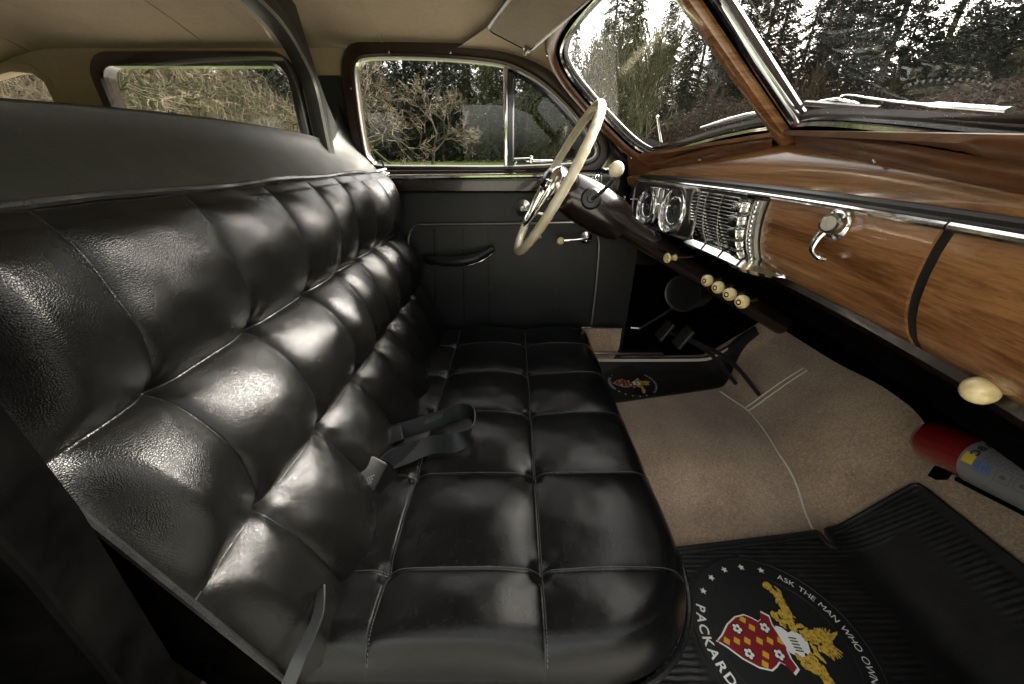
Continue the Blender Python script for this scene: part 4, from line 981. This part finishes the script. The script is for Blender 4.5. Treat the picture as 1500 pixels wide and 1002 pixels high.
# ================================================================== fire extinguisher
e0_ = Vector((1.015, .668, -.607)); e1_ = at(1500, 704, X=1.0) ; ed = (e1_ - e0_).normalized(); re = .051
fe = thing('fire_extinguisher', 'red fire extinguisher with a pale printed label lying in a bracket under the glove box', 'fire extinguisher', e0_ + Vector((0, -.2, -.08)))
MB().lathe([(0, -.012), (re * .55, -.010), (re * .86, -.002), (re, .016), (re, .40), (re * .8, .43), (re * .35, .45), (.014, .46), (.014, .49)], e0_, ed, 48).out('cylinder', M['extred'], fe, sharp=50)
ex = ed; ez = Vector((0, 0, 1)); ez = (ez - ex * ez.dot(ex)).normalized(); er = ez.cross(ex).normalized()
if er.x > 0: er = -er
def cyl(s, th, o): th_ = R(th); return e0_ + ex * s + (ez * math.cos(th_) + er * math.sin(th_)) * (re + o)   # th from the top towards the seat
lb = MB().grid([[cyl(s, th, .0007) for s in np.linspace(.108, .36, 4)] for th in np.linspace(-40, 150, 40)]).out('printed_label', M['label'], fe)
a = MB().grid([[cyl(s, th, .0012) for s in (.113, .133)] for th in np.linspace(58, 84, 12)]); a.out('label_band', M['label2'], lb)
def ctext(mb, s, s0, th0, size, o=.0016, around=True, gap=1.0, bold=.01):
    adv = 0
    for ch in s:
        if ch != ' ':
            V, F = glyphs(ch, bold); mb.add([cyl(s0 - y * size, th0 + math.degrees((adv + x * size) / re), o) if around else cyl(s0 + adv + x * size, th0 + math.degrees(-y * size / re), o) for x, y, z in V], F)
        adv += size * .72 * gap
a = MB(); ctext(a, 'ABC', .133, 24, .019, bold=.03); 
a.out('label_letters', M['black'], lb, smooth=False)
a = MB(); rq = random.Random(3)
for k in range(9):
    th = 20 + k * 5.0; s = .142
    while s < .35: w_ = rq.uniform(.004, .014); a.add([cyl(s, th, .0015), cyl(s + w_, th, .0015), cyl(s + w_, th + 2.0, .0015), cyl(s, th + 2.0, .0015)], [(0, 1, 2, 3)]); s += w_ + .003
a.out('label_lines', M['grey'], lb, smooth=False)
a = MB()
def frame_on(a, s0, s1, t0, t1, w_=.002):
    dt = math.degrees(w_ / re)
    for (p, q, r_, u) in ((s0, s1, t0, t0 + dt), (s0, s1, t1 - dt, t1), (s0, s0 + w_, t0, t1), (s1 - w_, s1, t0, t1)):
        a.grid([[cyl(s, t, .0017) for s in (p, q)] for t in np.linspace(r_, u, 6)])
frame_on(a, .138, .164, 66, 92)
for (p, q, u_, v_) in ((.142, .146, 70, 88), (.150, .154, 74, 88), (.141, .160, 77, 79.5), (.156, .160, 70, 84)): a.grid([[cyl(s, t, .0018) for s in (p, q)] for t in (u_, v_)])
a.out('label_pictogram', M['blue'], lb, smooth=False)
a = MB()
for k in range(3): frame_on(a, .172 + k * .03, .196 + k * .03, 68, 94, .001); a.add([cyl(.184 + k * .03 + .005 * math.cos(q), 81 + 5 * math.sin(q), .0018) for q in np.linspace(0, 2 * PI, 9)[:-1]], [tuple(range(8))])
a.out('label_boxes', M['grey'], lb, smooth=False)
a = MB()
for s in (.03, .30):
    a.box(cyl(s, 190, .018), (.03, .02, .04), ((1, 0, 0), ex, (0, 0, 1)), .002)
a.box(e0_ + ex * .24 + Vector((.03, 0, -re - .012)), (.07, .30, .012), (er, ex, ez), .003); a.out('bracket', M['matte'], fe)
# ================================================================== wipers
def wiper(label, blade, arm, o):
    t = thing('windshield_wiper', label, 'wiper', W(*arm[-1], o)); 
    def q(p, oo): return W(p[0], p[1], oo) if p[2] else mir(W(p[0], p[1], oo))
    return t
def PW(px, py, o):  # point on the passenger pane plane
    n = WNm; return onplane(px, py, C0 - n * o, n)
t = thing('windshield_wiper', 'chrome wiper resting along the bottom of the near passenger pane', 'wiper', PW(1290, 160, .03))
MB().tube([PW(x, y, .022) for x, y in ((1180, 151), (1215, 154), (1250, 157), (1288, 160))], .0045, 6).out('wiper_blade', M['rubber'], t)
MB().tube([PW(x, y, .030) for x, y in ((1200, 149), (1225, 145), (1245, 149), (1258, 153))], .0022, 6).out('blade_bridge', M['chrome'], t)
MB().tube(spline([PW(x, y, .036) for x, y in ((1228, 146), (1240, 139), (1290, 146), (1365, 154), (1370, 154), (1440, 159), (1480, 162))], 4), [.0022] * 12 + [.0035] * 1 + [.0055] * 12, 8, flat=.6).out('wiper_arm', M['chrome'], t)
t = thing('windshield_wiper', 'chrome wiper resting at the foot of the driver pane left of the centre bar', 'wiper', W(1130, 165, .03))
MB().tube([W(x, y, .022) for x, y in ((1028, 188), (1070, 177), (1110, 168), (1150, 160))], .0035, 6).out('wiper_blade', M['rubber'], t)
MB().tube([W(x, y, .030) for x, y in ((1026, 187), (1062, 175), (1092, 167), (1150, 158))], .0020, 6).out('wiper_arm', M['chrome'], t)
an = MB().tube([W(970, 216, .25), W(966, 192, .26), W(963, 171, .27)], [.006, .0045, .004], 8); an.sphere(W(963, 171, .27), .0065, 10); tag(an.out('fender_aerial', M['chrome']), 'short pale marker rod standing outside the driver side corner of the windshield', 'marker rod')
pd = thing('car_door', 'unseen open passenger door beside the camera, added to darken reflections in the seat', 'door', (.60, .05, -.87))  # out of view; added to block bright outdoor reflections in the seat leather
dd = Vector((math.sin(R(8)), -math.cos(R(8)), 0)); dn = Vector((-math.cos(R(8)), -math.sin(R(8)), 0)); h0 = Vector((.60, .04, 0))
MB().box(h0 + dd * .52 + Vector((0, 0, -.47)), (1.0, .80, .07), (dd, (0, 0, 1), dn), .03).out('door_body', M['doorvinyl'], pd)
MB().sweep([h0 + dd * a + Vector((0, 0, b)) for a, b in rrect(.25, .98, -.04, .29, .06)], dn, [(-.002, -.02), (.002, .012), (.03, .012), (.036, -.02)]).out('window_frame', M['woodd'], pd)
# ================================================================== outer body shell (roof, cowl, hood, fenders)
G = [[(x, y, hz(x, y) + .045 + .02 * math.sin(PI * (y - .02) / 1.58)) for x in np.linspace(-2.6, hf(min(1.5, max(.12, y))) + .03, 40)] for y in np.linspace(.02, 1.60, 40)]
rf = MB().grid(G, flip=False).out('roof', M['navy']); tag(rf, kind='structure')
def hoodz(x, y): d = abs(y - .81); return -.03 - .06 * (x - .75) ** 2 - .9 * max(0, d - .25) ** 1.6
G = [[(x, y, min(hoodz(x, y), -.015)) for x in np.linspace(.62, 2.4, 40)] for y in np.linspace(-.05, 1.67, 50)]
hd2 = MB().grid(G).out('hood', M['navy']); tag(hd2, kind='structure')
G = [[Bt(y) + Vector((-.01, 0, -.004)) - (WN if y > .81 else WNm) * .02, Bt(y) + Vector((.05, 0, -.03)), Vector((.66, y, min(hoodz(.66, y), -.02)))] for y in np.linspace(.08, 1.54, 40)]
cw = MB().grid(G).out('cowl', M['matte']); tag(cw, kind='structure')
mb = MB()
for s in (1, -1):
    yy = .81 + s * .80
    mb.grid([[(x, yy + s * .03 * math.sin(PI * (z + 1.2) / 1.1), z) for z in np.linspace(-1.15, -.10, 8)] for x in ([-3.2, -1.5, -.55] if s < 0 else [-3.2, -1.5, 0, .6])])
    mb.grid([[(x, yy + s * .03 * math.sin(PI * (z + 1.2) / 1.1), z) for z in np.linspace(-1.15, -.35, 8)] for x in np.linspace(.6, 2.5, 10)])
mb.grid([[(2.45, y, z) for z in (-1.15, -.7, -.15)] for y in (-.02, .8, 1.64)]); mb.grid([[(-2.55, y, z) for z in (-1.15, -.4, .2)] for y in (-.02, .8, 1.64)])
mb.grid([[(-3.2, y, -1.16), (2.5, y, -1.16)] for y in (-.02, 1.64)])
sd = mb.out('body_sides', M['navy']); tag(sd, kind='structure')
rs_ = thing('rear_bench', 'dark rear bench seat behind the partition', 'rear seat', (-1.9, .81, -.95)); MB().box((-1.85, .81, -.70), (.5, 1.3, .25), bev=.06).out('rear_cushion', M['doorvinyl'], rs_); MB().box((-2.15, .81, -.40), (.16, 1.3, .55), bev=.06).out('rear_backrest', M['doorvinyl'], rs_)
# ================================================================== outside
GZ = -1.42
def gz(x, y): d = math.hypot(x, y); return GZ + (1.20 * sm(7, 26, d) if y > 0 else 0)
m = M['grass'] = mat('grass', (.05, .075, .018), 1, spec=.1); g = NG(m).geo()
g.set('Base Color', g.ramp(g.noise(g.src, 1.2, 8, .75), [(.35, (.035, .055, .012)), (.6, (.075, .105, .026)), (.8, (.11, .12, .045))]))
m = M['bounce_gravel'] = mat('bounce_gravel', (.4, .385, .35), 1, spec=.1); g = NG(m).geo(); g.set('Base Color', g.ramp(g.noise(g.src, 12, 8, .75), [(.3, (.28, .27, .24)), (.7, (.42, .40, .35))]))  # pale unseen ground, brightened to bounce light up to the headliner
def disc(name, x0, x1, y0, y1, z, m):
    P = [[(x, y, z) for y in np.linspace(y0, y1, 12)] for x in np.linspace(x0, x1, 12)]; return tag(MB().grid(P, flip=True).out(name, m), kind='structure')
gx = np.concatenate([np.linspace(-400, -50, 8), np.linspace(-48, 48, 97), np.linspace(50, 400, 8)])
tag(MB().grid([[(x, y, gz(x, y)) for y in gx] for x in gx], flip=True).out('ground', M['grass']), kind='structure'); disc('bounce_pad', -14, 60, -9, 5.5, GZ + .03, M['bounce_gravel'])  # the pad beside the car serves as a light reflector
def foliage(name, c0, c1, c2):
    m = mat(name, c1, .8, spec=.15); g = NG(m); i = g.t.nodes.new('ShaderNodeObjectInfo'); n = g.noise(g.src, 1.3, 4); c = g.ramp(g.math('ADD', g.math('MULTIPLY', n, .8), g.math('MULTIPLY', i.outputs['Random'], .25)), [(.3, c0), (.5, c1), (.72, c2)])
    g.set('Base Color', c); return m
M['conifer'] = foliage('conifer_needles',(.0043, .0078, .0043), (.0117, .0187, .0086), (.0250, .0343, .0156))
M['cedar'] = foliage('cedar_leaves', (.0112, .0168, .0039), (.0225, .0309, .0067), (.0365, .0449, .0112))
M['bark'] = foliage('grey_bark', (.0281, .0242, .0186), (.0505, .0449, .0348), (.0786, .0702, .0534))
M['twig'] = foliage('bare_twigs', (.0337, .0258, .0168), (.0674, .0534, .0337), (.1011, .0814, .0534))
M['moss'] = foliage('mossy_bark', (.0112, .0135, .0045), (.0253, .0281, .0101), (.0505, .0449, .0253))
M['rust'] = foliage('rusty_brush', (.0168, .0101, .0062), (.0337, .0191, .0112), (.0505, .0326, .0191))
M['olive'] = foliage('olive_catkins', (.0168, .0186, .0051), (.0337, .0354, .0101), (.0505, .0505, .0179))
def conifer_mesh(seed, H, Wd, dens=1.0, droop=.35, sharpn=1.0):
    r = random.Random(seed); V = []; F = []
    n = int(300 * dens)
    for k in range(n):
        t = (k + r.random()) / n; h = H * (.04 + .95 * t); L = Wd * (1 - t) ** .8 * r.uniform(.6, 1.1) * sharpn + .15; a = r.uniform(0, 2 * PI); base = Vector((0, 0, h)); d = Vector((math.cos(a), math.sin(a), 0)); side = Vector((-d.y, d.x, 0))
        m_ = max(10, int(L * 44))
        for j in range(m_):
            q = (j + r.random()) / m_; q = q ** .7; p = base + d * L * q + Vector((0, 0, .12 * L * q - droop * L * q * q)); w_ = (.10 + .30 * (1 - q)) * (.5 + .25 * L); w_ = min(w_, .5)
            c = p + side * r.uniform(-w_, w_) + Vector((0, 0, r.uniform(-.12, .05))); s = r.uniform(.055, .15) * (.8 + H * .02)
            u = (d * r.uniform(.3, 1) + side * r.uniform(-.8, .8) + Vector((0, 0, r.uniform(-.5, .2)))).normalized(); w2 = (side * r.uniform(.2, 1) + Vector((0, 0, r.uniform(-1, .5))) + d * r.uniform(-.4, .4)).normalized()
            i0 = len(V); V += [c - u * s * .5, c + w2 * s * .24, c + u * s * 1.7, c - w2 * s * .24]; F.append((i0, i0 + 1, i0 + 2, i0 + 3))
    return V, F
def make_conifer(seed, H, Wd, m, label, group, dens=1.0, droop=.35, name='conifer_tree'):
    t = thing(name, label, 'tree', (0, 0, GZ), group)
    MB().tube([(0, 0, GZ), (.03 * H * .1, 0, GZ + H * .5), (0, 0, GZ + H * .98)], [H * .014, H * .008, H * .001], 7).out('trunk', M['bark'], t)
    V, F = conifer_mesh(seed, H, Wd, dens, droop); build('crown', [(v.x, v.y, v.z + GZ) for v in V], F, m, t, False)
    return t
def bare_mesh(seed, H, spread=.5, depth=5, up=.3, r0=None, n0=1, tw=.004):
    r = random.Random(seed); br = MB(); tw_ = MB(); r0 = r0 or H * .014
    def go(p, d, L, rad, lv):
        n = 4; P = [p]; dd = d.copy()
        for i in range(n): dd = (dd + Vector((r.gauss(0, .10), r.gauss(0, .10), r.gauss(0, .08) + .03 * up))).normalized(); P.append(P[-1] + dd * L / n)
        seg = 6 if rad > .03 else (4 if rad > .012 else 3)
        (br if lv > 1 else tw_).tube(P, [max(tw, rad * (1 - .11 * i)) for i in range(n + 1)], seg, caps=False)
        if lv == 0: return
        k = r.choice((3, 4)) if lv > 1 else 5
        for j in range(k):
            i = r.choice((2, 3, 4)) if j else n; ang = r.uniform(.35, .35 + spread); ax_ = dd.orthogonal(); ax_.rotate(Matrix.Rotation(r.uniform(0, 2 * PI), 3, dd)); nd = dd.copy(); nd.rotate(Matrix.Rotation(ang, 3, ax_)); nd = (nd + Vector((0, 0, up * .35))).normalized()
            go(P[i], nd, L * r.uniform(.62, .80), rad * .58, lv - 1)
    for q in range(n0): go(Vector((r.gauss(0, .05) * n0, r.gauss(0, .05) * n0, 0)), Vector((r.gauss(0, .06 * n0), r.gauss(0, .06 * n0), 1)).normalized(), H * .28, r0 / (n0 ** .4), depth)
    return br, tw_
def make_bare(seed, H, m1_, m2_, label, group=None, name='bare_tree', **kw):
    t = thing(name, label, 'tree', (0, 0, GZ), group); b, w_ = bare_mesh(seed, H, **kw)
    for mb_, nm, mm in ((b, 'trunk', m1_), (w_, 'crown', m2_)): build(nm, [(v[0], v[1], v[2] + GZ) for v in mb_.v], mb_.f, mm, t, False)
    return t
def copy_tree(root, x, y, rz, s, label=None):
    r_ = root.copy(); COL.objects.link(r_); r_.location = (x, y, gz(x, y)); r_.rotation_euler = (0, 0, rz); r_.scale = (s, s, s)
    if label: r_['label'] = label
    for ch in root.children:
        c_ = ch.copy(); COL.objects.link(c_); c_.parent = r_
    return r_
def place(o, x, y, rz=0, s=1): o.location = (x, y, gz(x, y)); o.rotation_euler = (0, 0, rz); o.scale = (s, s, s); return o
rt = random.Random(21)
LB = 'dark green conifer in the dense forest wall beyond the grass'; GR = 'conifers of the forest wall'
protos = [make_conifer(s, H, Wd, M['conifer'], LB, GR, 1.5, dr) for s, H, Wd, dr in ((1, 15, 2.5, .40), (2, 17, 2.9, .50), (3, 14, 2.1, .35))]
spots = []
for k in range(108):
    az = -64 + 128 * (k + rt.uniform(-.3, .3)) / 107; row = k % 3; d = (30, 36, 43)[row] + rt.uniform(-2, 2); spots.append((az, d))
for k, (az, d) in enumerate(spots):
    x, y = d * math.sin(R(az)), d * math.cos(R(az)); s = rt.uniform(.46, .90) if -5 < az < 34 else rt.uniform(.55, 1.0)
    if k < 3: place(protos[k], x, y, rt.uniform(0, 6), s)
    else: copy_tree(protos[k % 3], x, y, rt.uniform(0, 6), s)
CG = 'lighter cedars in front of the forest'
cd = make_conifer(11, 8, 1.5, M['cedar'], 'yellow green cedar in front of the dark forest wall', CG, .9, .5)
for k, (px, d, s) in enumerate(((715, 26, 1.0), (800, 25, .9), (860, 27, .8), (690, 28, .75), (770, 27, 1.05), (905, 24, .95), (935, 26, .8))):
    a = (px - 750) / 750 * 1.11; v = Vector((px - 750, 586, 0)).normalized() * d
    (place(cd, v.x, v.y, k, s) if k == 0 else copy_tree(cd, v.x, v.y, k * 1.3, s))
# bare deciduous trees
w = make_bare(5, 5.6, M['twig'], M['twig'], 'pale bare fan shaped tree standing alone on the grass outside the driver window', spread=.75, up=.25, depth=5, tw=.009); v = Vector((-118, 586, 0)).normalized() * 20; place(w, v.x, v.y, 1.0, 1.0)
w2 = make_bare(6, 9.5, M['moss'], M['twig'], 'tall bare mossy tree at the left edge of the driver window', spread=.6, depth=5, tw=.010); v = Vector((-225, 586, 0)).normalized() * 22; place(w2, v.x, v.y, 0)
BG = 'bare saplings at the forest edge'
sp0 = make_bare(8, 8, M['bark'], M['twig'], 'thin pale bare sapling at the forest edge', BG, spread=.35, up=.8, depth=4, tw=.010, r0=.07)
k = 0
for az in list(range(18, 64, 6)):
    a = R(az + rt.uniform(-1.5, 1.5)); d = rt.uniform(24, 30); (place(sp0, d * math.sin(a), d * math.cos(a), 0) if k == 0 else copy_tree(sp0, d * math.sin(a), d * math.cos(a), rt.uniform(0, 6), rt.uniform(.4, .7))); k += 1
ol = make_bare(9, 6.5, M['olive'], M['olive'], 'olive green leafless shrubby tree beside the windshield corner', None, spread=.4, up=.9, depth=4, tw=.014, r0=.06, n0=5); v = Vector((150, 600, 0)).normalized() * 15; place(ol, v.x, v.y, 0)
# near mossy tree outside the rear door window
nm = make_bare(14, 5.2, M['moss'], M['twig'], 'near mossy bare tree with tangled twigs outside the rear door window', spread=.95, up=-.1, depth=6, tw=.0035, r0=.11); place(nm, -5.6, 7.2, .6)
nm2 = make_bare(15, 4.8, M['moss'], M['twig'], 'bare tangled tree outside the rear quarter window', spread=.95, up=-.1, depth=6, tw=.0035, r0=.10); place(nm2, -9.0, 6.4, 2.1)
nm3 = make_bare(16, 4.6, M['moss'], M['twig'], 'crooked bare tree outside the rear door window toward the front door', spread=1.0, up=-.15, depth=6, tw=.0035, r0=.09); place(nm3, -4.4, 9.0, 4.1)
# undergrowth
def brush(name, m_, a0, a1, d0, d1, n, h, seed, ls=1, ek=1):
    r = random.Random(seed); V = []; F = []
    for k in range(n):
        a = R(r.uniform(a0, a1)); d = r.uniform(d0, d1); z = r.random() ** 1.15 * h * (.75 + .25 * math.sin(a * 17)); c = Vector((d * math.sin(a), d * math.cos(a), gz(d * math.sin(a), d * math.cos(a)) + z)); s = r.uniform(.04, .16) * ls
        u = Vector((r.gauss(0, 1), r.gauss(0, 1), r.gauss(.6, 1))).normalized(); w_ = u.orthogonal().normalized(); i = len(V); e_ = r.uniform(.15, .5) * ek
        V += [c - u * s, c + w_ * s * e_, c + u * s * 1.6, c - w_ * s * e_]; F.append((i, i + 1, i + 2, i + 3))
    o = build(name, V, F, m_, None, False); return tag(o, kind='stuff')
brush('undergrowth', M['rust'], 16, 64, 24, 28, 42000, 3.0, 1, .8)
brush('far_forest', M['conifer'], -66, 24, 46, 52, 90000, 8.0, 2, 2.2)
brush('far_forest', M['conifer'], 24, 66, 44, 50, 110000, 9.5, 4, 2.2)
brush('undergrowth', M['olive'], -66, -26, 13, 24, 26000, 4.2, 3, .9, .22)
brush('undergrowth', M['twig'], -66, -24, 12, 22, 30000, 5.0, 5, 1.3, .12)
# ================================================================== light
SUN_EL, SUN_AZ = 33, 56      # azimuth from +Y (out of the driver side) towards +X (car nose)
w = bpy.data.worlds.new('World'); SC.world = w; w.use_nodes = True; nt = w.node_tree; bg = nt.nodes['Background']
sk = nt.nodes.new('ShaderNodeTexSky'); sk.sky_type = 'NISHITA'; sk.sun_disc = False; sk.sun_elevation = R(SUN_EL); sk.sun_rotation = R(SUN_AZ); sk.air_density = 1.0; sk.dust_density = 6.0; sk.ozone_density = 1.0
hs_ = nt.nodes.new('ShaderNodeHueSaturation'); hs_.inputs['Saturation'].default_value = .22
tn = nt.nodes.new('ShaderNodeMix'); tn.data_type = 'RGBA'; tn.blend_type = 'MULTIPLY'; tn.inputs[0].default_value = 1; tn.inputs[7].default_value = (1.0, .965, .88, 1)
nt.links.new(sk.outputs[0], hs_.inputs['Color']); nt.links.new(hs_.outputs[0], tn.inputs[6]); nt.links.new(tn.outputs[2], bg.inputs[0]); bg.inputs[1].default_value = .15
sl_ = bpy.data.lights.new('sun', 'SUN'); sl_.energy = 1.3; sl_.angle = R(10); sl_.color = (1, .95, .86); so = bpy.data.objects.new('sun', sl_); COL.objects.link(so)
dv = Vector((math.sin(R(SUN_AZ)) * math.cos(R(SUN_EL)), math.cos(R(SUN_AZ)) * math.cos(R(SUN_EL)), math.sin(R(SUN_EL)))); so.rotation_euler = (-dv).to_track_quat('-Z', 'Y').to_euler(); so.location = dv * 20
SC.view_settings.view_transform = 'Standard'; SC.view_settings.look = 'None'; SC.view_settings.gamma = 1; SC.view_settings.exposure = 2.9
SC.render.engine = 'CYCLES'; cy = SC.cycles; cy.max_bounces = 8; cy.diffuse_bounces = 4; cy.glossy_bounces = 4; cy.transparent_max_bounces = 16; cy.transmission_bounces = 4; cy.sample_clamp_indirect = 6; cy.use_denoising = True; cy.caustics_reflective = False; cy.caustics_refractive = False
